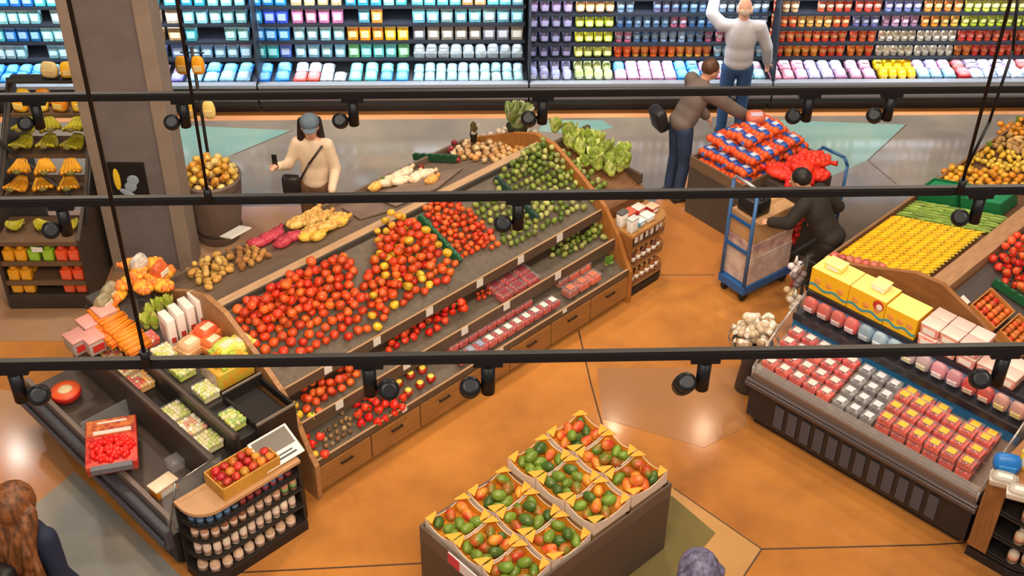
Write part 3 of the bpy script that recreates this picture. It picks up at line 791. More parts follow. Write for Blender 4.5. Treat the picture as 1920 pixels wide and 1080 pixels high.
# middle tray
MT = (.20, .582, .44, .632)
def mtput(name, fn, label, cat, **k): return putter(name, fn, label, cat, **k)
scatter(T, [(556, 742), (640, 690), (672, 692), (668, 720), (600, 775), (566, 768)], (.20, .582, .44, .632), .08, mtput('tomato', lambda rr: tomato(rr.choice((RED, ORR, RED)), .036, rr.randrange(3)), 'red tomato in the left part of the middle tray under the front track', 'tomato'), lift=.036, seed=13)
scatter(T, [(556, 742), (640, 690), (672, 692), (668, 720), (600, 775), (566, 768)], (.20, .582, .44, .632), .088, mtput('tomato', lambda rr: tomato(rr.choice((RED, ORR, RED)), .036, rr.randrange(3)), 'red tomato in the left part of the middle tray under the front track', 'tomato'), lift=.085, seed=14)
def pepper(col):
    def make():
        def fn(q):
            a = math.atan2(q.y, q.x)
            k = (1 + .13 * math.cos(3 * a)) * (1 - .12 * q.z / .05)
            return Vector((q.x * k, q.y * k, q.z - (.02 * math.exp(-((q.x ** 2 + q.y ** 2) / .0004)) if q.z > 0 else 0)))
        mb = MB(); mb.ell((0, 0, 0), (.034, .034, .040), 12, 8, 0, fn=fn)
        mb.cyl((0, 0, .016), (.004, .002, .042), .006, .008, 6, 1)
        return mb.mesh(M(col, .25, var=.15), M((70, 110, 50), .6))
    return cached(('pepper', col), make)
PR = (216, 36, 26); PR2 = (190, 28, 24)
pp = mtput('bell_pepper', lambda rr: pepper(rr.choice((PR, PR, PR2, (226, 60, 40)))), 'red bell pepper heaped in the centre of the middle tray', 'pepper', rot=lambda rr: (rr.uniform(0, 3), rr.uniform(0, 3), rr.uniform(0, 6)))
scatter(T, [(690, 628), (800, 578), (864, 560), (878, 584), (800, 634), (740, 664), (690, 668)], MT, .07, pp, lift=.04, seed=15)
scatter(T, [(710, 640), (850, 570), (872, 585), (800, 630), (712, 660)], MT, .078, pp, lift=.1, seed=16)
for q in (51, 52): scatter(T, [(692, 650), (860, 566), (878, 584), (790, 632), (700, 672)], MT, .078, pp, seed=q)
for q in (53,): scatter(T, [(880, 548), (930, 520), (945, 545), (900, 570)], MT, .05, mtput('cherry_tomato', lambda rr: tomato((226, 74, 40), .022, rr.randrange(3)), 'cherry tomato in the open tray right of the red bell peppers', 'tomato'), seed=q)
scatter(T, [(715, 640), (860, 568), (868, 582), (790, 625)], MT, .082, pp, seed=42)
scatter(T, [(560, 745), (645, 692), (672, 694), (660, 720), (600, 768), (570, 764)], MT, .085, mtput('tomato', lambda rr: tomato(rr.choice((RED, ORR, RED)), .036, rr.randrange(3)), 'red tomato in the left part of the middle tray under the front track', 'tomato'), seed=43)
yp = mtput('bell_pepper', lambda rr: pepper(YEL), 'yellow bell pepper at the left corner of the middle tray', 'pepper')
for u, v, z in ((.2, .30, .685), (.27, .25, .665), (.22, .38, .72)): yp(u, v, .582 + (v - .2) * .208, R, 0)
smt = mtput('cherry_tomato', lambda rr: tomato((222, 66, 36), .022, rr.randrange(3)), 'cherry tomato in the open tray right of the red bell peppers', 'tomato')
scatter(T, [(878, 545), (930, 515), (950, 545), (900, 572)], MT, .045, smt, lift=.03, seed=17)
scatter(T, [(880, 545), (930, 520), (945, 545), (900, 568)], MT, .055, smt, lift=.062, seed=18)
lp = mtput('lime', lime, 'small green lime in the right part of the middle tray', 'lime', rot=lambda rr: (rr.uniform(0, 3), rr.uniform(0, 3), 0))
scatter(T, [(1018, 470), (1085, 425), (1135, 400), (1150, 440), (1080, 480), (1030, 490)], MT, .064, lp, lift=.034, seed=19)
scatter(T, [(1030, 465), (1125, 410), (1140, 440), (1060, 480)], MT, .078, lp, lift=.075, seed=20)
def punnet(key, fill, lab, sx=.14, sy=.11, sz=.07, lid=True):
    """clear box with fruit inside: base, fruit, lid, label"""
    def fr_():
        rr = random.Random(hash(key) % 1000); mb = MB(); r = .017
        for i in range(int(sx / .034)):
            for j in range(int(sy / .034)):
                mb.ell((-sx / 2 + .02 + i * .034 + rr.uniform(-.004, .004), -sy / 2 + .02 + j * .034 + rr.uniform(-.004, .004), sz * .62 + rr.uniform(-.006, .008)), (r, r, r * 1.05), 7, 5, i * 3 % 2)
        mb.box(-sx * .44, -sy * .44, .006, sx * .44, sy * .44, sz * .6, 0)
        return mb.mesh(M(fill, .35, var=.15), M(tuple(int(c * .8) for c in fill), .35, var=.15))
    def tub():
        mb = MB(); vs, fs = rbox_mb(sx, sy, sz, .008, 2, .9); mb.add(vs, fs, 0, True); return mb.mesh(CLEAR)
    def lb():
        mb = MB(); mb.box(-sx * .26, -sy * .28, sz + .0005, sx * .26, sy * .28, sz + .003); return mb.mesh(M(lab, .5))
    return cached(('pf', key), fr_), cached(('pt', sx, sy, sz), tub), cached(('pl', lab, sx, sy, sz), lb)
def put_punnet(name, key, fill, lab, loc, rot, label, cat, group=None, **k):
    a, b, c = punnet(key, fill, lab, **k)
    o = obj(name, b, None, loc, rot); tag(o, label, cat, group)
    obj('fruit', a, o); obj('label', c, o)
    return o
SLT = math.atan2(.1, .24)
for i in range(3):
    for j in range(2):
        u = 2.42 + i * .165; v = .275 + j * .115
        put_punnet('cherry_tomato_box', 'ct%d' % i, (196, 40, 44), (150, 60, 70), T.w(u, v, .586 + (v + .055 - .2) * .208), (math.atan2(.1, .24) * 0, 0, T.a),
                   'dark red boxed cherry tomatoes on the middle tray left of the limes', 'punnet', 'dark red boxes on the middle tray', sx=.15, sy=.108, sz=.075)
# lower tray
BT = (.01, .355, .40, .51)
def bz(v): return .352 + (v - .01) * .3974
for i in range(11):
    for j in range(2):
        u = 1.72 + i * .112; v = .085 + j * .13
        if i > 8 and j: continue
        put_punnet('cherry_tomato_punnet', 'cp%d' % (i % 3), (196, 44, 40), (236, 224, 220) if i > 2 else (150, 160, 190), T.w(u, v, bz(v + .062) + .003), (0, 0, T.a),
                   ('white' if i > 2 else 'grey blue') + ' labelled punnet of cherry tomatoes on the lower tray under the bell peppers', 'punnet', ('white' if i > 2 else 'grey blue') + ' labelled punnets on the lower tray', sx=.104, sy=.118, sz=.075)
for i in range(3):
    for j in range(2):
        u = 3.08 + i * .15; v = .09 + j * .13
        put_punnet('tomato_punnet', 'op%d' % i, (222, 80, 44) if i else (170, 80, 60), (206, 120, 90), T.w(u, v, bz(v + .064) + .003), (0, 0, T.a),
                   'orange red tomato punnet at the right end of the lower tray', 'punnet', 'punnets at the right end of the lower tray', sx=.14, sy=.12, sz=.085)
tag(obj('celery_bunch', leafy_mesh('celery', [(176, 204, 96), (120, 164, 70)], .07, .16, 10), None, T.w(3.62, .14, bz(.2) + .02), (.5, .2, 0)), 'pale green celery bunch at the right end of the lower tray', 'celery')
pl = putter('bell_pepper', lambda rr: pepper(rr.choice((PR, (216, 44, 34)))), 'red bell pepper on the lower tray near the drawer handles', 'pepper', rot=lambda rr: (rr.uniform(0, 3), rr.uniform(0, 3), rr.uniform(0, 6)))
scatter(T, [(652, 778), (690, 745), (740, 738), (758, 770), (700, 806), (668, 800)], BT, .078, pl, lift=.055, seed=21)
scatter(T, [(656, 775), (740, 740), (752, 770), (700, 802), (668, 796)], BT, .082, pl, seed=44)
for i, (px, py) in enumerate(((748, 728), (770, 712), (792, 702), (766, 744), (788, 730), (808, 718))):
    u, v = T.onto(px, py, *BT)
    o = tag(obj('tomato', tomato((190, 40, 30), .042, 1), None, T.w(u, v, bz(v) + .05), (0, 0, 0)), 'dark red tomato with yellow top on the lower tray, %s of six' % ORD[i], 'tomato', 'yellow topped tomatoes on the lower tray')
    mb_ = cached('yelcap', lambda: (lambda m: (m.ell((0, 0, .03), (.03, .03, .014), 10, 6), m.mesh(M((240, 206, 80), .4)))[1])(MB()))
    obj('yellow_top', mb_, o)
br = putter('mushroom', lambda rr: oval(rr.choice(((150, 110, 70), (120, 84, 56), (176, 140, 100))), .022, .026, 'mush'), 'brown mushroom scattered at the left end of the lower tray', 'mushroom')
scatter(T, [(600, 820), (640, 780), (668, 800), (640, 840), (612, 852)], BT, .058, br, lift=.026, seed=22)
pe = putter('bell_pepper', lambda rr: pepper(rr.choice((YEL, (226, 70, 40), PR, (240, 160, 50)))), 'red or yellow bell pepper in the left corner of the lower tray', 'pepper', rot=lambda rr: (rr.uniform(0, 3), rr.uniform(0, 3), rr.uniform(0, 6)))
scatter(T, [(570, 835), (585, 805), (606, 828), (618, 862), (578, 884)], BT, .078, pe, lift=.05, seed=23)

# produce on the rear slope of the long display, seen beyond its ridge
RS = (1.22, 1.13, 2.22, .816)
def pot(rr): return oval(rr.choice(((226, 176, 90), (214, 160, 76), (236, 192, 110))), .030, .042, 'potato', rough=.7, nscale=20)
pp_ = putter('potato', pot, 'golden potato in the heap behind the ridge, nearest the pillar', 'potato', rot=lambda rr: (rr.uniform(0, 3), rr.uniform(0, 3), rr.uniform(0, 6)))
scatter(T, [(316, 506), (380, 478), (442, 508), (392, 545)], RS, .076, pp_, lift=.03, seed=24)
scatter(T, [(330, 506), (380, 482), (430, 508), (392, 536)], RS, .1, pp_, lift=.07, seed=25)
pd = putter('potato', lambda rr: oval(rr.choice(((190, 130, 70), (206, 146, 76), (170, 110, 60))), .030, .042, 'potatod', rough=.7, nscale=20), 'brown potato in the darker heap right of the golden potatoes', 'potato', rot=lambda rr: (rr.uniform(0, 3), rr.uniform(0, 3), rr.uniform(0, 6)))
scatter(T, [(398, 472), (452, 456), (512, 486), (450, 512)], RS, .078, pd, lift=.035, seed=26)
def netbag(key, col, col2, n=14, r=.03, L=.13, seed=1):
    """a net bag: knobbly skin over the onions or potatoes in it, and a gathered neck"""
    def make():
        rr = random.Random(seed); mb = MB()
        mb.ell((0, 0, .045), (L * .75, L * .5, .045), 12, 7, 0)
        for i in range(n):
            a = rr.uniform(0, 6.28); d = math.sqrt(rr.random())
            mb.ell((math.cos(a) * d * L * .72, math.sin(a) * d * L * .46, .05 + .03 * (1 - d)), (r, r * .95, r * .9), 7, 5, i % 2)
        mb.cyl((L * .68, 0, .05), (L * 1.0, 0, .06), .014, .024, 8, 1)
        return mb.mesh(M(col, .45, var=.1), M(col2, .45, var=.1))
    return cached(('net', key), make)
def bags(name, key, col, col2, pts, label, cat, plane=RS, fr=T, n=14, r=.03, L=.13, lift=.0):
    rr = random.Random(len(pts) + len(key))
    for px, py in pts:
        u, v = fr.onto(px, py, *plane)
        if plane is RS: v = min(v, 2.12)
        z = plane[1] + (plane[3] - plane[1]) * (v - plane[0]) / (plane[2] - plane[0])
        tag(obj(name, netbag(key, col, col2, n, r, L, len(key)), None, fr.w(u, v, z + lift), (-.25, 0, fr.a + rr.uniform(-.6, .6))), label, cat, label)
bags('red_onion_bag', 'redonion', (196, 66, 84), (170, 50, 70), [(478, 462), (505, 455), (535, 462), (520, 446), (552, 452), (492, 448)], 'pink net of red onions behind the ridge of the long display', 'net bag')
bags('gold_potato_bag', 'goldpot', (226, 180, 100), (206, 150, 76), [(530, 420), (555, 412), (580, 408), (560, 432), (588, 425), (612, 418), (585, 445), (615, 436), (635, 420), (548, 424)], 'tan net of gold potatoes behind the ridge, nearer than the middle track', 'net bag', lift=.02)
bags('yellow_bag', 'yelbag', (240, 196, 80), (232, 170, 60), [(600, 450), (625, 430), (642, 424), (578, 452)], 'bright yellow net of small potatoes beside the ridge rail', 'net bag', r=.022, L=.11)
bags('garlic_bag', 'garlic', (238, 214, 186), (226, 190, 150), [(712, 342), (735, 335), (760, 330), (782, 340), (752, 347), (798, 334), (728, 350)], 'cream net of garlic beyond the middle track', 'net bag', r=.025)
bags('small_orange_bag', 'smallor', (236, 176, 90), (226, 150, 66), [(676, 352), (690, 345), (812, 345)], 'small orange net at the edge of the garlic nets', 'net bag', r=.022, L=.1)
on = putter('yellow_onion', lambda rr: tomato(rr.choice(((226, 176, 116), (214, 150, 84), (236, 196, 150))), .034, rr.randrange(3)), 'yellow onion in the heap beyond the grey boards', 'onion')
scatter(T, [(836, 292), (880, 268), (1014, 268), (975, 292), (930, 312), (880, 304)], RS, .078, on, lift=.03, seed=27)
on2 = putter('white_onion', lambda rr: tomato(rr.choice(((242, 216, 190), (236, 206, 176))), .034, rr.randrange(3)), 'pale onion along the top of the far onion heap', 'onion')
scatter(T, [(905, 262), (940, 250), (1014, 258), (1004, 275), (930, 272)], RS, .074, on2, lift=.06, seed=28)
ro = putter('red_onion', lambda rr: tomato((160, 40, 54), .03, 0), 'dark red onion at the left edge of the far onion heap', 'onion')
for px, py in ((822, 285), (836, 280), (850, 298), (862, 304), (790, 318), (756, 322)):
    u, v = T.onto(px, py, *RS); v = min(v, 2.16); ro(u, v, 1.13 - (v - 1.22) * .314, R, 0)
divider((778, 302), (858, 306), (26, 74, 48), 'dark green divider behind the garlic nets', RS)
u, v = T.onto(720, 345, *RS)
tag(obj('herb_clump', leafy_mesh('parsley', [(70, 120, 44), (96, 140, 60)], .06, .08, 12), None, T.w(T.onto(712, 346, *RS)[0] - .03, 2.13, .86)), 'small green herb clump among the cream garlic nets', 'herb')
mb = MB(); mb.box(-.12, -.09, 0, .12, .09, .012); mb.box(-.11, -.08, .0121, .11, .08, .014, 1)
u, v = T.onto(448, 440, *RS)
tag(obj('paper_sheet', mb.mesh(WHITE, PAPER), None, T.w(u, v + .05, 1.13 - (v + .05 - 1.22) * .314 + .012), (-.3, 0, T.a + .1), bevel=.002), 'white sheet of paper lying above the nets of red onions', 'paper')
for i, (pts, c) in enumerate((([(700, 372), (800, 330), (868, 318), (820, 356), (742, 390)], (140, 116, 100)), ([(640, 392), (695, 376), (730, 398), (675, 414)], (130, 106, 92)))):
    mb = MB()
    q = []
    for px, py in pts:
        u, v = T.onto(px, py, *RS); q.append(T.w(u, v, 1.13 - (v - 1.22) * .314 + .022))
    mb.poly(q, .014); tag(obj('bin_board', mb.mesh(M(c, .7, noise=.3, nscale=7))), ('wide grey brown board lying in front of the dark green divider', 'small grey brown board above the yellow nets')[i], 'board')
# lettuce at the far end, herbs and leek
lt = lambda rr: leafy_mesh('lettuce%d' % rr.randrange(3), [(186, 198, 92), (214, 220, 140), (156, 178, 76)], .105, .13, 20, rr.randrange(99))
lp_ = putter('lettuce', lt, 'pale green lettuce at the far end of the long display', 'lettuce', rot=lambda rr: (rr.uniform(-.5, .5), rr.uniform(-.5, .5), rr.uniform(0, 6)), sc=(.9, 1.15))
ET = (.35, .86, 1.15, 1.16)
scatter(T, [(1030, 258), (1060, 244), (1130, 268), (1182, 300), (1186, 330), (1160, 352), (1120, 340), (1070, 290)], (.38, .86, 1.12, 1.16), .12, lp_, lift=.03, seed=29)
# ------------------------------------------------------------------ rounded shelf stands at the ends of the displays
def rounded(w, d, r, left=True, n=8):
    """outline of a shelf w wide and d deep whose front corner (at v=0) is rounded on one side"""
    pts = []
    if left:
        pts = [(w, 0), (w, d), (0, d)] + [(r - r * math.cos(a), r - r * math.sin(a)) for a in (math.pi / 2 * i / n for i in range(n + 1))]
    else:
        pts = [(0, 0)] + [(w - r + r * math.sin(a), r - r * math.cos(a)) for a in (math.pi / 2 * i / n for i in range(n + 1))] + [(w, d), (0, d)]
    return pts
def shelf_stand(label, fr, u, v, w, d, r, zs, top, left, woodtop, body, name='shelf_stand'):
    t = empty(name, label, 'display stand', fr.w(u, v), fr.a)
    out = rounded(w, d, r, left)
    def plate(z, th, m, nm, grow=0.0):
        mb = MB(); mb.poly([(x, y, z) for x, y in out], th); return obj(nm, mb.mesh(m), t, bevel=.002)
    plate(.085, .085, BLACK, 'base'); plate(top, .03, woodtop, 'top')
    for z in zs:
        s = plate(z, .014, body, 'shelf')
        mb = MB()
        f = [p for p in out if p[1] <= r + 1e-6]
        f.sort(key=lambda p: (p[0], -p[1]) if left else (p[0], p[1]))
        for a, b in zip(f, f[1:]): mb.cyl((a[0], a[1], z + .03), (b[0], b[1], z + .03), .003, n=6)
        obj('guard_rail', mb.mesh(DARK), s)
    mb = MB(); mb.box(0, d - .02, .085, w, d, top - .03)
    if left: mb.box(w - .02, .01, .085, w, d - .02, top - .03)
    else: mb.box(0, .01, .085, .02, d - .02, top - .03)
    obj('back_panel', mb.mesh(body), t)
    return t, out
def shelf_line(w, d, r, left, inset, step):
    """places along the front edge of a rounded shelf"""
    pts = rounded(w - 2 * inset, d, max(.02, r - inset), left, 12)
    pts = [(x + inset, y + inset) for x, y in pts]
    f = pts[3:] + [pts[0]] if left else pts[:-2]
    out = []; acc = step * .5
    for a, b in zip(f, f[1:]):
        L = math.hypot(b[0] - a[0], b[1] - a[1]); s = acc
        while s < L:
            out.append((a[0] + (b[0] - a[0]) * s / L, a[1] + (b[1] - a[1]) * s / L)); s += step
        acc = s - L
    return out
def stock(fr, u, v, z, spots, choose, label, cat, name, group):
    for i, (x, y) in enumerate(spots):
        me = choose(i, len(spots))
        if me is None: continue
        tag(obj(name, me, None, fr.w(u + x, v + y, z), (0, 0, fr.a + R.uniform(-.1, .1))), label, cat, group)

# the stand at the far end of the long display
NU, NV, NW, ND = 3.84, .02, .58, .33
shelf_stand('low wooden stand of white packs and brown jars below the lettuce bin', T, NU, NV, NW, ND, .16, [.12, .35, .56], .72, False, M((178, 128, 72), .5, noise=.3), M((150, 96, 48), .5, noise=.3))
lt_ = empty('lettuce_bin', 'sloped bin heaped with lettuce behind the low wooden stand', 'produce bin', T.w(3.84, 0), T.a)
mb = MB(); mb.prism([(.36, .0), (.36, .84), (.38, .86), (1.12, 1.16), (1.14, 1.16), (1.14, 0)], 0, .56); obj('bin_body', mb.mesh(OAKD), lt_)
mb = MB(); mb.box(0, 1.10, 1.14, .56, 1.14, 1.24); mb.box(.53, .4, .9, .56, 1.1, 1.0); obj('bin_rim', mb.mesh(LIPW), lt_)
for k, (z, kind, cols, lab) in enumerate(((.123, 'bottle', [(150, 90, 44), (170, 110, 50)], 'amber jar on the lowest shelf of the low wooden stand by the lettuce'), (.353, 'bottle', [(120, 70, 50), (160, 100, 60)], 'brown jar on the middle shelf of the low wooden stand by the lettuce'),
                                         (.563, 'carton', [(96, 64, 50), (140, 100, 80)], 'dark small pack on the top shelf of the low wooden stand by the lettuce'))):
    sp = shelf_line(NW, ND, .16, False, .06, .075)
    stock(T, NU, NV, z, sp, lambda i, n: prod(kind, cols[i % 2], (214, 190, 150), (.06, .06, .145)), lab, 'jar' if kind == 'bottle' else 'pack', 'jar' if kind == 'bottle' else 'pack', lab)
for i, (x, y, c, c2, sz, lab) in enumerate(((.07, .07, (232, 230, 226), (200, 200, 200), (.1, .07, .15), 'white upright pack at the left front of the low wooden stand'), (.07, .2, (236, 232, 226), (90, 90, 90), (.1, .07, .16), 'white upright pack at the left back of the low wooden stand'),
        (.2, .1, (60, 170, 200), (236, 236, 236), (.09, .1, .06), 'turquoise box on top of the low wooden stand'), (.32, .1, (232, 228, 224), (236, 236, 236), (.11, .11, .06), 'flat white box on top of the low wooden stand'),
        (.2, .23, (196, 44, 50), (220, 90, 80), (.12, .1, .09), 'red packet on top of the low wooden stand'), (.34, .23, (206, 60, 54), (236, 210, 200), (.11, .1, .08), 'red and white packet on top of the low wooden stand'), (.46, .16, (180, 60, 50), (226, 190, 160), (.1, .1, .07), 'small red box at the rounded end of the low wooden stand'))):
    tag(obj('pack', prod('carton', c, c2, sz), None, T.w(NU + x, NV + y, .722), (0, 0, T.a)), lab, 'pack')

# herbs standing at the top of the far end
def potted(name, label, px, py, z, cols, r, h, n, cat, seed=1):
    p = W(px, py, z)
    t = empty(name, label, cat, p)
    obj('foliage', leafy_mesh(name, cols, r, h, n, seed), t, (0, 0, .07))
    mb = MB(); mb.lathe([(r * .42, 0), (r * .55, .1), (r * .57, .1), (r * .5, .095)], 14); obj('pot', mb.mesh(M((40, 46, 34), .6)), t)
potted('potted_herb', 'bushy grey green potted herb above the far onion heap', 970, 252, 1.12, [(150, 160, 96), (110, 130, 60), (200, 200, 160)], .2, .26, 38, 'plant')
potted('flowering_plant', 'small plant with pale flowers left of the potted herb', 888, 266, 1.0, [(230, 214, 206), (110, 96, 50), (90, 84, 40)], .07, .14, 14, 'plant', 4)

# ------------------------------------------------------------------ the cut fruit case at the near end of the long display
cc = empty('cut_fruit_case', 'black stepped case of cut fruit at the near end of the long display', 'refrigerated display', T.w(0, 0), T.a)
V0, V1 = .12, 2.28
mb = MB(); mb.box(-1.10, V0, .08, .0, V1, .40); mb.box(-.62, V0, .40, .0, V1, .72); mb.box(-.44, V0, .72, .0, V1, .90); mb.box(-1.04, V0 + .05, 0, -.05, V1 - .05, .08); obj('case_body', mb.mesh(M((34, 31, 31), .45)), cc, bevel=.008)
mb = MB(); mb.box(-1.17, V0 - .02, .28, -1.10, V1 + .02, .47); mb.box(-1.2, V0 - .02, .33, -1.17, V1 + .02, .39); obj('bumper', mb.mesh(M((70, 70, 78), .35)), cc, bevel=.015)
mb = MB(); mb.box(-1.10, V0, .40, -1.06, V1, .54); obj('tray_front', mb.mesh(M((120, 104, 96), .4)), cc, bevel=.004)
mb = MB(); mb.box(-1.06, V0, .40, -.66, V1, .43); obj('front_tray', mb.mesh(M((84, 72, 66), .5, noise=.2)), cc)
mb = MB(); mb.box(-.66, V0, .40, -.62, V1, .80); obj('riser', mb.mesh(M((74, 62, 56), .5)), cc)
for nm, u, z in (('middle_rail', -.66, .80), ('upper_rail', -.48, .96)):
    mb = MB(); mb.box(u - .014, V0, z - .03, u + .014, V1 - .1, z + .014); obj(nm, mb.mesh(M((96, 84, 78), .4, .3)), cc, bevel=.003)
mb = MB(); mb.box(-.46, V0, .72, -.44, V1, .96); obj('upper_riser', mb.mesh(M((50, 44, 42), .5)), cc)
mb = MB(); mb.prism([(V0 + .42, .90), (V0 + .42, .93), (V1, 1.04), (V1, .90)], -.44, .0); obj('upper_shelf', mb.mesh(CHAR), cc)
mb = MB(); mb.box(-.30, V0 - .02, .60, .05, V0 + .005, .96); mb.box(-.30, V0 + .40, .90, .05, V0 + .42, 1.0); mb.box(-.30, V0 + .005, .9, -.28, V0 + .4, .97); mb.box(.03, V0 + .005, .9, .05, V0 + .4, .97); obj('empty_bin', mb.mesh(M((34, 30, 29), .4)), cc)
mb = MB(); mb.box(-.30, V0 - .025, .955, .05, V0 - .012, .975); mb.box(-.30, V0 + .4, .995, .05, V0 + .415, 1.012); obj('bin_edge', mb.mesh(M((150, 140, 130), .35, .4)), cc)
mb = MB(); mb.box(-1.06, 1.42, .43, -.66, 1.428, .60); obj('tray_divider', mb.mesh(M((225, 235, 240), .1, alpha=.14)), cc)
mb = MB(); mb.box(-1.12, V0 - .012, .40, -.62, V0, .86); obj('end_glass', mb.mesh(M((200, 206, 210), .1, alpha=.12)), cc)
mb = MB(); mb.tube([(-1.12, V0 - .006, .44), (-1.0, V0 - .006, .86), (-.62, V0 - .006, .88)], .008, 8); obj('glass_edge', mb.mesh(STEEL), cc)
for i in range(8):
    mb = MB(); mb.box(-1.075, V0 + .15 + i * .25, .10, -1.03 - .07, V0 + .36 + i * .25, .26); obj('vent_panel', mb.mesh(M((54, 56, 64), .4)), cc)
mb = MB(); mb.box(-.12, -.1, 0, -.085, -.06, .62); mb.cyl((-.1, -.08, 0), (-.1, -.08, .66), .02, n=10)
tag(obj('corner_post', mb.mesh(M((70, 64, 60), .25, .7)), None, T.w(0, 0), (0, 0, T.a)), 'dark metal corner post between the bottle stand and the drawers', 'post')

# things in the front tray
p = W(115, 742, .50)
t = empty('melon_half', 'halved red melon with a cream centre at the far end of the front tray', 'melon', T.w(-.925, T.uv(p)[1], .432), .6)
mb = MB(); mb.ell((0, 0, .085), (.125, .125, .085), 18, 10, 0, fn=lambda q: Vector((q.x, q.y, min(q.z, .02)))); obj('rind', mb.mesh(M((206, 40, 28), .35, noise=.2)), t)
mb = MB(); mb.lathe([(.118, .1), (.116, .108), (.06, .112)], 18, 0); obj('flesh', mb.mesh(M((240, 96, 50), .4)), t)
mb = MB(); mb.ell((0, .0, .110), (.062, .056, .016), 12, 6); obj('seed_cream', mb.mesh(M((240, 214, 166), .5, noise=.3, nscale=30)), t)
def watermelon_box():
    p = W(222, 850, .52); q = T.uv(p)
    t = empty('fruit_box', 'large printed box with a window of bright red cut fruit in the front tray', 'box', T.w(q[0] - .02, q[1] + .03, .545), T.a - .52)
    mb = MB(); mb.add(*rbox_mb(.38, .52, .10, .008, 2, .97), 0, True); obj('box', mb.mesh(M((190, 30, 32), .4, rgb2=(226, 90, 70), nscale=16, noise=.1)), t)
    mb = MB(); mb.box(-.18, .07, .101, .18, .25, .106); obj('header', mb.mesh(M((216, 120, 50), .45, rgb2=(150, 40, 24), nscale=18, noise=.1)), t)
    mb = MB(); mb.box(-.13, .08, .107, .15, .12, .11); mb.box(-.1, .20, .107, .12, .22, .11); obj('title_strip', mb.mesh(M((226, 206, 196), .5)), t)
    mb = MB(); rr = random.Random(3)
    for i in range(90):
        a = rr.uniform(0, 6.28); d = math.sqrt(rr.random())
        mb.ell((math.cos(a) * d * .16, -.09 + math.sin(a) * d * .135, .105 + .03 * (1 - d)), (.026, .026, .018), 6, 4, i % 2, Euler((rr.uniform(0, 3), rr.uniform(0, 3), 0)), .6)
    obj('cut_fruit', mb.mesh(M((226, 20, 16), .25, var=.0), M((236, 44, 30), .25)), t)
    mb = MB(); mb.box(-.15, -.305, .06, .15, -.255, .105); obj('price_bar', mb.mesh(M((110, 110, 116), .4)), t)
watermelon_box()
p = T.uv(W(262, 915, .5))
tag(obj('fruit_tub', punnet('x', (226, 120, 70), (240, 200, 180), .12, .12, .09)[1], None, T.w(-.72, .66, .432), (0, 0, T.a)), 'pale pink tub squeezed beside the large printed box of red fruit', 'tub')
tag(obj('snack_box', prod('carton', (236, 140, 40), (240, 220, 190), (.2, .12, .1)), None, T.w(-.92, .5, .432), (0, 0, T.a + .1)), 'orange and white box in front of the large printed box', 'box')

# cut fruit tubs on the two steps
def tub(name, key, u, v, z, cols, label, sx=.16, sy=.15, sz=.07, rot=0):
    def fill():
        rr = random.Random(hash(key) % 999 + 5); mb = MB()
        for i in range(5):
            for j in range(5):
                mb.ell((-sx * .38 + i * sx * .19, -sy * .38 + j * sy * .19, sz * .82 + rr.uniform(-.006, .01)), (sx * .11, sy * .11, .018), 7, 5, rr.randrange(len(cols)), Euler((rr.uniform(0, 1), rr.uniform(0, 1), rr.uniform(0, 3))), .6)
        mb.box(-sx * .44, -sy * .44, .005, sx * .44, sy * .44, sz * .75, 0)
        return mb.mesh(*[M(c, .35) for c in cols])
    vs, fs = rbox_mb(sx, sy, sz * 1.15, .008, 2, .88)
    mb = MB(); mb.add(vs, fs, 0, True)
    o = obj(name, mb.mesh(CLEAR), None, T.w(u, v, z), (0, 0, T.a + rot)); tag(o, label, 'tub')
    obj('fruit_salad', fill(), o)
G1 = [(226, 216, 160), (196, 206, 96), (240, 226, 196)]; G2 = [(200, 206, 80), (150, 180, 60), (232, 220, 150)]; G3 = [(240, 180, 90), (236, 214, 160), (216, 80, 50)]
def at(px, py, z): return T.uv(W(px, py, z))
for i, (u, v, c, lab, sx, sy) in enumerate((
        (-.545, 1.56, G3, 'tub of orange and white cut fruit at the back of the middle step', .16, .19), (-.545, 1.34, G3, 'tub of mixed orange fruit, nearer one at the back of the middle step', .16, .19),
        (-.545, .84, G1, 'tub of pale cut fruit, farthest of the three on the middle step', .165, .2), (-.545, .62, [(236, 220, 150), (240, 232, 210), (230, 160, 130)], 'tub of cream and pink cut fruit in the middle of the middle step', .165, .2), (-.545, .40, G1, 'pale tub at the near end of the middle step', .165, .19),
        (-.36, 1.22, G1, 'pale green tub at the back of the upper step', .16, .18), (-.36, .98, G2, 'yellow green tub in the middle of the upper step', .16, .19), (-.375, .30, G2, 'lime green tub beside the empty black bin on the upper step', .13, .2),
        (-.545, 1.80, G3, 'orange topped tub beside the carrots on the middle step', .15, .19), (-.36, 1.44, [(214, 60, 40), (236, 200, 180), (226, 90, 60)], 'tub with red fruit on the upper step', .13, .13), (-.36, .66, G1, 'white and green tub above the lime green one on the upper step', .15, .19))):
    tub('fruit_tub', 'tub%d' % i, u, v, .722 if u < -.5 else (.935 + max(0, v - .54) * .063 if v > .54 else .902), c, lab, sx, sy)

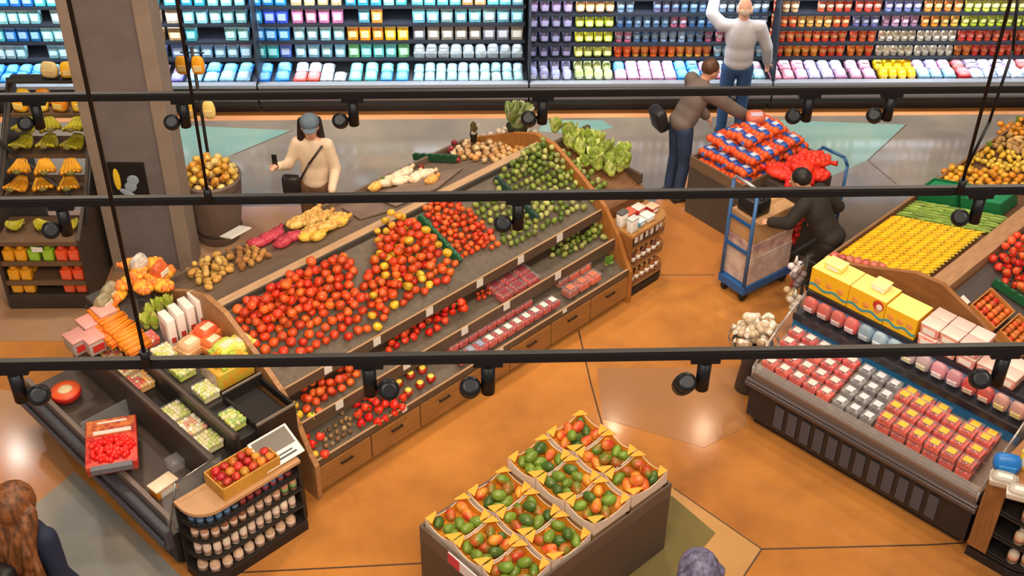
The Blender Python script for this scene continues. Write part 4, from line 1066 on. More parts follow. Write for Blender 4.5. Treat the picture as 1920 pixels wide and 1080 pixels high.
# goods heaped on the upper shelf
def place(name, me, px, py, z, label, cat, rot=0.0, group=None, tilt=(0, 0)):
    return tag(obj(name, me, None, W(px, py, z), (tilt[0], tilt[1], T.a + rot)), label, cat, group)
for i, (px, py, lab) in enumerate(((148, 640, 'grey and red box nearest the front of the white and red boxes'), (172, 612, 'grey and red box in the middle of the white and red boxes'), (178, 640, 'grey and red box beside the carrots'), (200, 590, 'small red and white box at the back, next to the carrots'))):
    place('dip_box', prod('carton', (196, 186, 178), (214, 150, 140), (.15, .17, .14), lab=(206, 50, 44), noisy=(176, 164, 158)), px, py + 14, .93 + (i == 3) * .04, lab, 'box')
def carrot_bag():
    rr = random.Random(4); mb = MB()
    for i in range(7):
        for j in range(2):
            y = -.075 + i * .025
            mb.cyl((-.11 + rr.uniform(-.01, .01), y, .02 + j * .026), (.1 + rr.uniform(-.01, .02), y + rr.uniform(-.01, .01), .02 + j * .026), .014, .008, 7, i % 2)
    return mb.mesh(M((240, 120, 20), .4, var=.1), M((246, 150, 40), .4, var=.1))
for i, (px, py) in enumerate(((196, 590), (212, 606), (228, 622), (244, 638), (256, 652), (190, 602), (206, 620), (222, 636))):
    place('carrot_bag', cached('carrots', carrot_bag), px, py, 1.0 + (i < 5) * .03, 'orange carrot bag in the row at the back of the cut fruit case', 'bag', .1 * (i % 3), 'carrot bags in a row')
for i, (px, py, z) in enumerate(((240, 540, 1.08), (262, 520, 1.12), (290, 530, 1.12), (268, 548, 1.14), (305, 545, 1.1), (250, 505, 1.05), (285, 505, 1.08), (312, 522, 1.05), (225, 560, 1.02))):
    place('citrus_net', netbag('citrus', (242, 166, 50), (236, 120, 50), 16, .034, .13, 3), px, py, z, 'orange net of citrus heaped against the foot of the pillar', 'net bag', i * .5, 'orange citrus nets heaped by the pillar')
for i, (px, py, c, lab) in enumerate(((262, 492, (240, 228, 216), 'white pouch on the very top of the orange citrus nets'), (300, 506, (228, 84, 50), 'red orange pouch at the right top of the citrus heap'), (208, 545, (176, 160, 130), 'brownish clear bag left of the citrus nets'), (196, 566, (170, 150, 120), 'small brownish bag at the outer edge of the citrus heap'))):
    place('pouch', prod('pouch', c, (230, 220, 200), (.16, .12, .14), noisy=tuple(int(x * .8) for x in c)), px, py + 12, 1.16 - .06 * (i > 1) * 2, lab, 'pouch', .4)
for i, (px, py) in enumerate(((282, 590), (300, 578), (318, 572), (292, 606), (276, 606))):
    place('corn_husk_bag', leafy_mesh('husk', [(196, 206, 90), (220, 214, 120), (170, 190, 70)], .075, .15, 10, 3), px, py + 10, 1.0, 'yellow green sheaf behind the white cartons', 'greens', i, 'yellow green sheaves behind the white cartons')
for i in range(4):
    px, py = 320 + i * 18, 640 - i * 12.5
    u, v = T.uv(W(px, py, .98))
    def wc():
        m = MB(); m.add(*rbox_mb(.07, .17, .26, .008, 2), 0, True); m.box(-.037, -.05, .03, -.034, .05, .2, 1); m.box(-.02, -.087, .04, .02, -.083, .09, 2)
        return m.mesh(M((240, 228, 222), .45, var=.04), M((206, 180, 170), .5), M((180, 60, 50), .5))
    tag(obj('tall_carton', cached('wc', wc), None, T.w(u, v, .98), (0, 0, T.a - .1)), 'tall white carton, %s from the front of the row of four' % ORD[i], 'carton', 'tall white cartons in a row')
def big_bag(c, c2, sx=.2, sy=.2, sz=.13):
    return prod('tray', c, c2, (sx, sy, sz), lab=(240, 220, 190), noisy=c2)
for i, (px, py, z, c, c2, lab, sx) in enumerate(((358, 655, 1.0, (236, 160, 100), (240, 190, 140), 'orange printed box in front of the white cartons', .2), (388, 628, 1.02, (236, 130, 70), (216, 90, 50), 'orange printed box right of the white cartons', .2), (400, 650, 1.0, (240, 170, 100), (226, 110, 60), 'orange printed box beside the green topped crate', .18),
        (425, 660, 1.04, (150, 186, 60), (190, 206, 90), 'bright green leafy pack on top of the orange crate', .22), (452, 650, 1.04, (186, 200, 80), (214, 206, 110), 'yellow green leafy pack at the right on the orange crate', .2))):
    place('produce_pack', big_bag(c, c2, sx, .18), px, py + 6, z, lab, 'pack', .2)
u, v = T.uv(W(432, 712, 1.0))
t = empty('printed_crate', 'yellow and green printed crate beside the empty black bin', 'crate', T.w(-.12, .72, .972), T.a + .0)
mb = MB(); mb.add(*rbox_mb(.32, .27, .15, .006, 2, .98), 0, True); obj('crate_body', mb.mesh(M((222, 150, 40), .5, rgb2=(190, 176, 60), nscale=14, noise=.1)), t)
mb = MB(); mb.box(-.164, -.1, .03, -.16, .1, .13); obj('side_print', mb.mesh(M((206, 186, 170), .5, rgb2=(150, 120, 130), nscale=24, noise=.1)), t)
mb = MB(); rr = random.Random(9)
for i in range(26): mb.ell((rr.uniform(-.13, .13), rr.uniform(-.1, .1), .16 + rr.uniform(0, .03)), (.03, .025, .02), 7, 5, i % 3)
obj('crate_fruit', mb.mesh(M((226, 186, 50), .4), M((176, 190, 60), .4), M((236, 160, 50), .4)), t)

# the bottle stand below
BU, BV, BW, BD = -1.06, -.21, .90, .29
BZ = [.10, .275, .45, .60]
shelf_stand('dark rounded shelf stand of dressing bottles below the cut fruit case', T, BU, BV, BW, BD, .2, BZ, .74, True, M((196, 150, 106), .5, noise=.2, nscale=5), M((40, 35, 33), .45), 'bottle_stand')
for k, (cols, caps, sz, lab) in enumerate((([(206, 170, 140), (220, 190, 160)], (236, 226, 214), (.078, .078, .125), 'squat cream jar on the lowest shelf of the bottle stand'), ([(226, 206, 190), (236, 224, 206)], (150, 170, 100), (.06, .06, .158), 'slim white bottle on the second shelf of the bottle stand'),
        ([(190, 140, 110), (150, 96, 70), (206, 170, 140)], (226, 214, 200), (.062, .062, .132), 'tan bottle on the third shelf of the bottle stand'), ([(70, 110, 150), (60, 50, 56), (120, 50, 50)], (50, 44, 46), (.055, .055, .103), 'dark or blue bottle on the top shelf of the bottle stand'))):
    sp = shelf_line(BW, BD, .2, True, .055, sz[0] * 1.22)
    stock(T, BU, BV, BZ[k] + .002, sp, lambda i, n: prod('bottle', cols[0] if k == 3 and i < 5 else cols[(i // 3) % len(cols)], caps, sz, lab=(120, 150, 90) if (k == 2 and i > 9) else (214, 190, 176) if k < 3 else (90, 120, 150) if i < 6 else (150, 60, 60)), lab, 'bottle', 'jar' if k == 0 else 'bottle', lab)
t = empty('fruit_crate', 'wooden crate of red and orange fruit on top of the bottle stand', 'crate', T.w(-.55, -.05, .741), T.a)
mb = MB(); mb.box(-.24, -.12, 0, .24, .12, .012); 
for s in (-1, 1): mb.box(-.24, s * .12 - .006, 0, .24, s * .12 + .006, .11); mb.box(s * .24 - .006, -.12, 0, s * .24 + .006, .12, .11)
obj('crate_body', mb.mesh(M((206, 150, 60), .5, noise=.3)), t, bevel=.002)
rr = random.Random(8)
for i in range(6):
    for j in range(3):
        for l in range(2):
            tag(obj('nectarine', tomato(rr.choice(((226, 60, 50), (236, 130, 50), (240, 160, 60), (206, 40, 50))), .036, 1), None, T.w(-.55 + (i - 2.5) * .074 + l * .01, -.05 + (j - 1) * .072, .79 + l * .058), rand_rot(rr)), 'red or orange fruit in the crate on top of the bottle stand', 'fruit', 'fruit in the crate on the bottle stand')
t = empty('shelf_sign', 'white framed sign tilted on a bracket above the bottle stand', 'sign', T.w(-.26, -.06, .80), T.a + .0)
mb = MB(); mb.box(-.17, -.13, 0, .17, .13, .014); o = obj('sign_frame', mb.mesh(WHITE), t, (0, 0, .02), (.5, 0, 0), bevel=.004)
mb = MB(); mb.box(-.15, -.03, .0145, .15, .115, .016); obj('dark_panel', mb.mesh(M((92, 84, 80), .3)), o)
mb = MB(); mb.box(-.12, -.1, .0145, .12, -.085, .016); mb.box(-.09, -.07, .0145, .1, -.058, .016); obj('text_lines', mb.mesh(M((70, 70, 76), .5)), o)
mb = MB(); mb.cyl((0, .03, -.06), (0, .03, .03), .008, n=8); obj('bracket', mb.mesh(DARK), t)

# ------------------------------------------------------------------ mango stand
MG = Frame(-.58, 5.63, 42.7)      # along the long side; v points away from the lens to the left
a_ = W(1085, 778, .80); b_ = W(1266, 890, .72); c_ = W(802, 1040, .72)
MO = Vector((c_.x, c_.y))
MG = Frame(1.21, 6.56, 180 + 43.5)   # u runs from the far end towards the lens, v to the right of the picture's bottom
MLn, MWd, MH = 1.62, .93, .70
MG = Frame(.545, 7.17, 180 + 43.5)
ms = empty('mango_stand', 'grey brown bin on the floor carrying the cartons of mangos', 'produce stand', MG.w(0, 0), MG.a)
mb = MB(); mb.box(0, 0, 0, MLn, MWd, MH - .14)
obj('stand_body', mb.mesh(M((84, 68, 58), .55, noise=.15, nscale=3)), ms, bevel=.006)
mb = MB()
mb.box(0, 0, MH - .14, .018, MWd, MH); mb.box(MLn - .018, 0, MH - .14, MLn, MWd, MH); mb.box(.018, 0, MH - .14, MLn - .018, .018, MH); mb.box(.018, MWd - .018, MH - .14, MLn - .018, MWd, MH)
obj('stand_rim', mb.mesh(M((96, 80, 70), .5, noise=.15, nscale=3)), ms, bevel=.003)
mb = MB(); mb.box(MLn + .001, .32, MH - .10, MLn + .01, .62, MH + .0); o = obj('price_sign', mb.mesh(M((226, 220, 226), .5)), ms)
mb = MB(); mb.box(MLn + .0101, .32, MH - .10, MLn + .013, .44, MH); obj('red_band', mb.mesh(M((206, 60, 80), .5)), o)
def mango(k):
    def make():
        cols = [((96, 130, 40), (190, 60, 34)), ((120, 150, 50), (110, 130, 46)), ((206, 60, 44), (226, 150, 50)), ((226, 150, 56), (206, 80, 40)), ((86, 112, 44), (60, 90, 40))][k]
        def fn(q): return Vector((q.x * (1 + .12 * q.z / .06), q.y + .006 * (q.z / .06) ** 2, q.z))
        mb = MB(); mb.ell((0, 0, 0), (.038, .043, .056), 12, 9, 0, fn=fn)
        return mb.mesh(M(cols[0], .32, rgb2=cols[1], nscale=9, noise=.1, var=.12))
    return cached(('mango', k), make)
CW, CL, CH = .292, .372, .13
def carton_box():
    mb = MB(); x, y, h = CL / 2 - .004, CW / 2 - .004, CH
    mb.box(-x, -y, 0, x, y, .006, 0)
    n = 10
    def wall(p0, p1, nx, ny):
        """side whose top edge dips in a curve between high corners; outside white, top edge and inside orange"""
        vs = []
        for i in range(n + 1):
            t = i / n; dip = .055 * math.sin(math.pi * t) ** .8
            q = Vector((p0[0] + (p1[0] - p0[0]) * t, p0[1] + (p1[1] - p0[1]) * t, 0))
            for s, z in ((0, 0), (0, h - dip), (1, h - dip), (1, 0)):
                vs.append((q.x - nx * .006 * s, q.y - ny * .006 * s, z))
        b = 0
        for i in range(n):
            k = i * 4
            mb.add([vs[k], vs[k + 1], vs[k + 5], vs[k + 4]], [(0, 1, 2, 3)], 1)
            mb.add([vs[k + 1], vs[k + 2], vs[k + 6], vs[k + 5]], [(0, 1, 2, 3)], 1)
            mb.add([vs[k + 2], vs[k + 3], vs[k + 7], vs[k + 6]], [(0, 1, 2, 3)], 0)
    wall((-x, -y), (x, -y), 0, -1); wall((x, -y), (x, y), 1, 0); wall((x, y), (-x, y), 0, 1); wall((-x, y), (-x, -y), -1, 0)
    return mb.mesh(M((238, 162, 46), .6), M((226, 206, 190), .6))
def carton_flap(sx, sy):
    mb = MB(); x, y, h = CL / 2 - .004, CW / 2 - .004, CH
    if True:
        if True:
            mb.poly([(sx * x, sy * y, h), (sx * (x - .10), sy * y, h + .004), (sx * (x - .085), sy * (y - .022), h + .004), (sx * (x - .016), sy * (y - .066), h + .004), (sx * x, sy * (y - .075), h)], .004)
    return mb.mesh(M((242, 166, 48), .55))
rr = random.Random(21)
ROWN = ['in the farthest row', 'in the second farthest row', 'in the second nearest row', 'in the nearest row']
COLN = ['on the left side', 'in the middle', 'on the right side']
for r in range(4):
    for c in range(3):
        u = .218 + r * .395; v = .168 + c * .297
        raise_ = (.0, .035, .01)[(r * 2 + c) % 3] if r < 3 else .0
        z = MH - .06 + (.07 if r < 2 else 0)
        w = '%s %s' % (COLN[c], ROWN[r])
        t = empty('mango_carton', 'orange and white open carton %s' % w, 'carton', MG.w(u, v, z), MG.a + rr.uniform(-.012, .012), 'mango cartons')
        obj('carton', cached('cbox', carton_box), t); [obj('corner_flap', cached(('cflap', a, b), lambda: carton_flap(a, b)), t) for a in (-1, 1) for b in (-1, 1)]
        mb = cached('cfoot', lambda: (lambda m: (m.box(-CL / 2 + .02, -CW / 2 + .02, -.078, CL / 2 - .02, CW / 2 - .02, -.001), m.mesh(M((196, 150, 96), .7)))[1])(MB()))
        obj('under_tray', mb, t)
        n = rr.choice((6, 7, 8))
        main = rr.choice((0, 1, 1, 2, 3, 0))
        for i in range(9 + (n > 6) * 2):
            a, bq = ((i % 3 - 1) * .1, (i // 3 - 1) * .08) if i < 9 else ((i - 9.5) * .1, .02)
            k = rr.choice((main, main, 0, 1, 2, 4))
            q = MG.w(u + a + rr.uniform(-.012, .012), v + bq + rr.uniform(-.01, .01), z)
            q = settle(q, .043, z + .034, 0)
            ju, jv = MG.uv(q); q = MG.w(max(u - .124, min(u + .124, ju)), max(v - .090, min(v + .090, jv)), q.z)
            tag(obj('mango', mango(k), None, q, (math.pi / 2 + rr.uniform(-.5, .5), rr.uniform(-.6, .6), rr.uniform(0, 6.28))), 'ripening mango lying in the carton %s' % w, 'mango', 'mangos %s' % w)

# ------------------------------------------------------------------ berry case
kc = empty('berry_case', 'black stepped refrigerated case of berries with a row of dark vent panels', 'refrigerated display', K.w(0, 0), K.a)
KL = 2.02
mb = MB(); mb.prism([(.03, .06), (.0, .10), (.0, .42), (.92, .42), (.92, .06)], 0, KL); mb.box(.05, .06, 0, KL - .05, .88, .06); obj('case_body', mb.mesh(M((38, 35, 36), .45)), kc)
for i in range(12):
    x = .27 + i * .128
    mb = MB(); mb.box(x, -.012, .13, x + .085, .0, .36); obj('vent_panel', mb.mesh(M((74, 78, 90), .35)), kc, bevel=.003)
mb = MB(); mb.box(-.03, -.04, .425, KL + .03, .0, .50); mb.box(-.03, -.055, .445, KL + .03, -.04, .48); obj('bumper', mb.mesh(M((84, 74, 74), .3)), kc, bevel=.01)
mb = MB(); mb.prism([(.0, .42), (.0, .55), (.03, .55), (.06, .55), (.045, .565), (.52, .73), (.52, .42)], 0, KL); obj('front_tray', mb.mesh(M((120, 96, 84), .4)), kc)
mb = MB(); mb.box(0, .02, .55, KL, .026, .64); obj('front_glass', mb.mesh(M((226, 232, 236), .08, alpha=.25)), kc)
mb = MB(); mb.box(0, .52, .42, KL, .54, .86); obj('blue_riser', mb.mesh(M((40, 110, 160), .35, noise=.2, nscale=4)), kc)
mb = MB(); mb.prism([(.50, .84), (.50, .90), (.515, .90), (.515, .86), (.78, .93), (.78, .84)], 0, KL); s = obj('upper_shelf', mb.mesh(M((40, 38, 44), .4)), kc)
mb = MB(); mb.box(.03, .55, .828, KL - .03, .57, .84); obj('light_strip', mb.mesh(LED), s)
mb = MB(); mb.box(0, .77, .42, KL, .92, 1.02); mb.box(0, .66, 1.02, KL, .96, 1.06); obj('top_shelf', mb.mesh(M((36, 34, 40), .4)), kc, bevel=.004)
mb = MB(); mb.box(.03, .735, 1.008, KL - .03, .76, 1.02); obj('light_strip', mb.mesh(LED), kc)
for x in (0.0, KL):
    mb = MB(); mb.prism([(.0, .5), (.0, .62), (.3, .86), (.66, 1.04), (.66, .5)], x - .006, x + .006); g = obj('end_glass', mb.mesh(M((220, 226, 230), .08, alpha=.12)), kc)
    mb = MB(); mb.tube([(x, .0, .5), (x, .0, .62), (x, .3, .86), (x, .66, 1.04)], .009, 8); obj('glass_edge', mb.mesh(M((200, 190, 184), .2, .5)), g)
def kz(v): return .565 + (v + .012) * .348 + .005
STRAW = (230, 72, 60); BLUEB = (142, 136, 138)
def berry(u, v, z, key, fill, lab, label, group, sx=.125, sy=.11, sz=.075, nm='berry_punnet'):
    put_punnet(nm, key, fill, lab, K.w(u, v, z), (0, 0, K.a + R.uniform(-.04, .04)), label, 'punnet', group, sx=sx, sy=sy, sz=sz)
for i in range(5):
    for j in range(4):
        for l in (1,):
            berry(.10 + i * .132, .10 + j * .115, kz(.10 + j * .115) + (l - 1) * .078, 'st%d' % (i % 3), STRAW, (236, 214, 206), 'punnet of strawberries with a white label, left part of the front tray', 'strawberry punnets with white labels')
for i in range(3):
    for j in range(4):
        for l in (1,):
            berry(.77 + i * .125, .10 + j * .115, kz(.10 + j * .115), 'bl%d' % i, BLUEB, (226, 220, 226), 'grey blue punnet of blueberries with a white label in the front tray', 'blueberry punnets', sx=.118, sz=.066)
for i in range(6):
    for j in range(4):
        for l in ((1, 2) if j < 3 else (1,)):
            if i == 3 and j == 3: continue
            berry(1.165 + i * .136, .10 + j * .115, kz(.10 + j * .115) + (l - 1) * .077, 'sy%d' % (i % 3), (220, 62, 52) if l < 2 else (230, 84, 72), (244, 190, 60), 'punnet of strawberries with a yellow label, right part of the front tray', 'strawberry punnets with yellow labels', sx=.13, sz=.072)
def kbag(u, v, z, c, c2, label, s=1.0, group=None):
    me = prod('pouch', c, c2, (.15, .11, .15), noisy=tuple(min(255, int(x * .6 + 60)) for x in c))
    tag(obj('berry_bag', me, None, K.w(u, v, z + .008), (.22, 0, K.a + R.uniform(-.06, .06)), (s * .84, s, s)), label, 'bag', group or label)
KB = [((222, 90, 88), (240, 214, 220), 4, 'red berry bag at the left end of the upper shelf'), ((150, 184, 206), (220, 230, 240), 3, 'blue grey berry bag left of the middle on the upper shelf'), ((196, 170, 176), (240, 236, 206), 2, 'pale berry bag in the middle of the upper shelf'),
      ((220, 140, 156), (240, 226, 234), 2, 'pink berry bag right of the middle of the upper shelf'), ((222, 74, 68), (244, 216, 196), 2, 'bright red berry bag near the right end of the upper shelf'), ((222, 156, 144), (244, 226, 150), 2, 'reddish bag with a pale label at the right end of the upper shelf')]
i = 0
for c, c2, n, lab in KB:
    for k in range(n):
        kbag(.09 + i * .131, .63, .895, c, c2, lab); i += 1
def yellow_box(label, u, L, D=.24, Hh=.22):
    t = empty('display_box', label, 'box', K.w(u, .68, 1.061), K.a, 'yellow printed boxes on the berry case')
    mb = MB(); mb.box(0, 0, 0, L, D, Hh, 0, top=1); obj('box', mb.mesh(M((240, 184, 24), .5), M((246, 226, 130), .5)), t, bevel=.004)
    mb = MB(); n = 16
    for k in range(n):
        a, b = k / n, (k + 1) / n
        z0 = .055 + .014 * math.sin(a * 12); z1 = .055 + .014 * math.sin(b * 12)
        mb.add([(a * L, -.002, z0 - .012), (b * L, -.002, z1 - .012), (b * L, -.002, z1 + .012), (a * L, -.002, z0 + .012), (a * L, .002, z0 - .012), (b * L, .002, z1 - .012), (b * L, .002, z1 + .012), (a * L, .002, z0 + .012)], [(0, 1, 2, 3), (4, 7, 6, 5), (0, 4, 5, 1), (3, 2, 6, 7), (0, 3, 7, 4), (1, 5, 6, 2)], 0)
    for k in range(3): mb.ell((L * (.2 + .3 * k), -.001, .11), (.03, .003, .028), 10, 6, 1)
    obj('wave_print', mb.mesh(M((70, 150, 160), .5), M((230, 150, 70), .5)), t)
    return t
yellow_box('long yellow printed box at the left end on top of the berry case', .0, .36)
t = yellow_box('yellow printed box with a red and white badge in the middle of the yellow boxes', .365, .33)
mb = MB(); mb.ell((.27, -.002, .16), (.05, .004, .05), 14, 7, 0); mb.ell((.28, -.005, .15), (.028, .003, .03), 12, 6, 1); obj('badge', mb.mesh(M((190, 60, 40), .5), M((240, 226, 206), .5)), t)
yellow_box('yellow printed box next to the pink cartons on top of the berry case', .70, .28, .24, .20)
for i, (u, v, w, lab) in enumerate(((.05, .80, .16, 'pale yellow box lid lying on the long yellow box'), (.46, .82, .13, 'small cream carton standing on the middle yellow box'))):
    tag(obj('box_lid', prod('carton', (244, 226, 120) if i == 0 else (240, 226, 196), (246, 232, 150), (w, .13, .06)), None, K.w(u + .1, v, 1.283), (0, 0, K.a)), lab, 'box')
for i in range(5):
    for j in range(2):
        for l in range(2 if i < 3 else 1):
            tag(obj('berry_carton', prod('carton', (236, 176, 166), (240, 206, 196), (.155, .135, .105), noisy=(222, 120, 110)), None, K.w(1.09 + i * .166, .735 + j * .145, 1.062 + l * .107), (0, 0, K.a + R.uniform(-.03, .03))), 'pale pink berry carton stacked right of the yellow boxes', 'carton', 'pink cartons on the berry case')
# bags heaped at the far end of the berry case
rk = empty('wire_rack', 'low rounded wire rack of clear bags at the far end of the berry case', 'rack', K.w(-.25, .36), K.a)
mb = MB(); mb.lathe([(.10, 0), (.10, .02), (.07, .3), (.18, .52), (.05, .53)], 16); obj('rack_body', mb.mesh(M((60, 52, 48), .5)), rk)
mb = MB()
for z in (.54, .58):
    mb.tube([(.21 * math.cos(a), .21 * math.sin(a), z) for a in (2 * math.pi * k / 20 for k in range(21))], .004, 6)
obj('rim_wire', mb.mesh(STEEL), rk)
rr = random.Random(14)
for i in range(14):
    a = i * 2.4; d = .05 + .1 * (i % 3) / 2
    c = rr.choice(((214, 196, 170), (196, 176, 150), (222, 206, 190), (170, 140, 110)))
    tag(obj('clear_bag', netbag('gar%d' % (i % 3), c, (230, 220, 206), 9, .034, .095, i % 3), None, K.w(-.25 + math.cos(a) * d, .36 + math.sin(a) * d, .54 + .06 * (i // 4)), (rr.uniform(-.4, .4), rr.uniform(-.4, .4), rr.uniform(0, 6))), 'clear bag of pale mushrooms heaped in the round wire rack', 'bag', 'clear bags in the round wire rack')
# hooks with hanging nets behind them
hp = K.w(-.14, .84, 0)
t = empty('hanging_rack', 'slim black rack of hanging white and red nets behind the round wire rack', 'rack', hp, K.a)
mb = MB(); mb.cyl((0, 0, 0), (0, 0, 1.25), .014, n=8); mb.cyl((0, 0, 0), (0, 0, .02), .12, n=16)
for z in (1.2, .95): mb.cyl((-.1, 0, z), (.1, 0, z), .007, n=6); mb.cyl((0, -.1, z), (0, .1, z), .007, n=6)
obj('rack_pole', mb.mesh(DARK), t)
def hang(c, c2, n=7):
    def make():
        mb = MB(); rr = random.Random(2)
        mb.cyl((0, 0, 0), (0, 0, -.07), .006, .02, 8, 1)
        for i in range(n): mb.ell((rr.uniform(-.028, .028), rr.uniform(-.028, .028), -.09 - i * .018), (.034, .034, .03), 8, 6, 0)
        return mb.mesh(M(c, .5, var=.1), M(c2, .5))
    return cached(('hang', c), make)
for x, y, z, c, c2, lab in ((-.1, 0, 1.2, (226, 216, 222), (236, 230, 226), 'white hanging net at the top of the slim black rack'), (0, -.1, 1.2, (110, 96, 100), (150, 140, 140), 'grey hanging net at the front of the slim black rack'), (-.1, 0, .95, (196, 170, 130), (190, 60, 50), 'beige hanging net low on the slim black rack'),
        (0, -.1, .95, (206, 190, 170), (226, 220, 200), 'cream hanging net low at the front of the slim black rack')):
    q = K.w(-.14 + x, .84 + y, z - .007)
    tag(obj('hanging_net', hang(c, c2), None, q, (0, 0, K.a)), lab, 'net bag')

# the small end stand at the near end of the berry case
JS, _ = shelf_stand('dark end stand with wooden top and white jars beside the berry case', K, 2.06, -.02, .52, .62, .2, [.12, .32, .55], .84, False, M((176, 120, 70), .5, noise=.2), M((40, 34, 31), .45), 'jar_stand')
mb = MB(); mb.box(0, -.012, .12, .15, .0, .8); obj('wood_front', mb.mesh(M((150, 100, 56), .5, noise=.5, nscale=5, stretch=(8, 8, 1))), JS)
for k, (z, cols, lab) in enumerate(((.122, [(206, 190, 176), (226, 214, 206)], 'white jar on the lowest shelf of the dark end stand'), (.322, [(206, 186, 160), (226, 210, 190)], 'cream jar on the middle shelf of the dark end stand'), (.552, [(190, 170, 150), (226, 216, 210)], 'pale bottle on the top shelf of the dark end stand'))):
    sp = [p for p in shelf_line(.52, .62, .2, False, .07, .10) if p[0] > .24]
    stock(K, 2.06, -.02, z, sp, lambda i, n: prod('bottle', cols[i % 2], (206, 196, 190), (.082, .082, .15), lab=(206, 150, 120)), lab, 'jar', 'jar', lab)
for i, (px, py, c, lab, sx) in enumerate(((1880, 905, (196, 180, 166), 'grey egg carton at the corner of the wooden top of the end stand', .2), (1912, 930, (206, 196, 186), 'pale egg carton at the right edge, on the wooden end stand top', .2))):
    p = W(px, py, .85); tag(obj('egg_carton', prod('tray', c, (190, 180, 170), (sx, .12, .09)), None, (p.x, p.y, .842), (0, 0, K.a + .4)), lab, 'egg carton')
p = W(1888, 868, .9); tag(obj('blue_bag', prod('pouch', (30, 120, 196), (60, 150, 216), (.2, .14, .14)), None, (p.x, p.y, .842), (0, 0, K.a + .5)), 'bright blue bag standing behind the egg cartons', 'bag')
p = W(1930, 868, .9); tag(obj('yellow_pack', prod('carton', (236, 190, 40), (240, 206, 80), (.12, .1, .18)), None, (p.x, p.y, .842), (0, 0, K.a)), 'yellow pack at the right edge beside the bright blue bag', 'pack')

# ------------------------------------------------------------------ squash display
ys = empty('squash_display', 'double sided wooden display of yellow squash and zucchini on the right', 'produce display', Y.w(0, 0), Y.a)
YU0, YU1 = 1.25, 6.2
SQ = (-.70, 1.13, .18, .90)
mb = MB(); mb.prism([(.22, 0), (.22, .86), (-.70, 1.10), (-.92, 1.10), (-1.62, .74), (-1.62, 0)], YU0 + .045, YU1); obj('carcass', mb.mesh(OAKD), ys)
mb = MB(); mb.prism([(.22, .86), (.22, .885), (-.70, 1.13), (-.70, 1.10)], YU0 + .045, YU1); obj('squash_slope', mb.mesh(M((104, 70, 50), .6, noise=.2)), ys)
mb = MB(); mb.box(YU0 + .045, .22, .72, YU1, .245, .96); obj('front_board', mb.mesh(M((150, 110, 74), .5, noise=.3)), ys, bevel=.003)
mb = MB(); mb.box(YU0 + .045, -.88, 1.10, YU1, -.72, 1.215); obj('ridge_rail', mb.mesh(M((184, 138, 100), .5, noise=.4, nscale=6, stretch=(1, 8, 8))), ys, bevel=.004)
mb = MB(); mb.prism([(-.30 - .6, 1.13), (-1.62, .80), (-1.62, .74), (-.90, 1.08)], YU0 + .045, YU1); obj('tomato_slope', mb.mesh(M((84, 76, 74), .6, noise=.2)), ys)
mb = MB(); mb.prism([(.26, 0), (.26, .86), (.20, .97), (-.2, 1.10), (-.62, 1.26), (-.86, 1.27), (-1.2, 1.12), (-1.64, .86), (-1.64, 0)], YU0, YU0 + .045); obj('end_panel', mb.mesh(M((164, 108, 62), .5, noise=.4, nscale=5, stretch=(8, 1, 4))), ys, bevel=.004)
def squash(rr):
    def make():
        mb = MB(); mb.ell((0, 0, 0), (.024, .024, .075), 10, 8, 0, fn=lambda q: Vector((q.x * (1.12 - .45 * (q.z / .075 + 1) / 2), q.y * (1.12 - .45 * (q.z / .075 + 1) / 2), q.z)))
        mb.cyl((0, 0, .065), (0, 0, .092), .010, .007, 7, 1)
        return mb.mesh(M((252, 196, 28), .35, var=.08, rgb2=(248, 178, 24), nscale=12), M((206, 190, 60), .6))
    return cached('squash', make)
n = 0
qs = [Y.onto(px, py, *SQ) for px, py in ((1612, 462), (1692, 407), (1842, 443), (1752, 520))]
for r in range(9):
    for c in range(18):
        u = 1.36 + c * .0565; v = .13 - r * .093
        if u > 2.3 + 0 * r or v < -.66: continue
        z = SQ[1] + (SQ[3] - SQ[1]) * (v - SQ[0]) / (SQ[2] - SQ[0])
        tag(obj('yellow_squash', squash(R), None, Y.w(u + R.uniform(-.002, .002), v, z + .066), (math.pi / 2 - .56, R.uniform(-.08, .08), Y.a + R.uniform(-.06, .06) + .0)), 'yellow squash in the tidy rows on the squash display', 'squash', 'yellow squash in tidy rows')
def zuc():
    def make():
        mb = MB(); mb.ell((0, 0, 0), (.02, .02, .085), 9, 8, 0); mb.cyl((0, 0, .078), (0, 0, .098), .008, .007, 6, 1)
        return mb.mesh(M((96, 128, 46), .4, var=.2, rgb2=(150, 170, 70), nscale=12, stretch=(4, 4, .5)), M((170, 180, 90), .6))
    return cached('zuc', make)
for r in range(8):
    for c in range(7):
        u = 2.40 + c * .052; v = .12 - r * .105
        z = SQ[1] + (SQ[3] - SQ[1]) * (v - SQ[0]) / (SQ[2] - SQ[0])
        tag(obj('zucchini', zuc(), None, Y.w(u + R.uniform(-.004, .004), v, z + .034), (math.pi / 2 - .28, R.uniform(-.1, .1), Y.a + R.uniform(-.1, .1))), 'green zucchini lying beyond the yellow squash', 'zucchini', 'zucchini beyond the yellow squash')
def yz(v): return SQ[1] + (SQ[3] - SQ[1]) * (v - SQ[0]) / (SQ[2] - SQ[0])
TIL = -math.atan2(SQ[1] - SQ[3], SQ[2] - SQ[0])
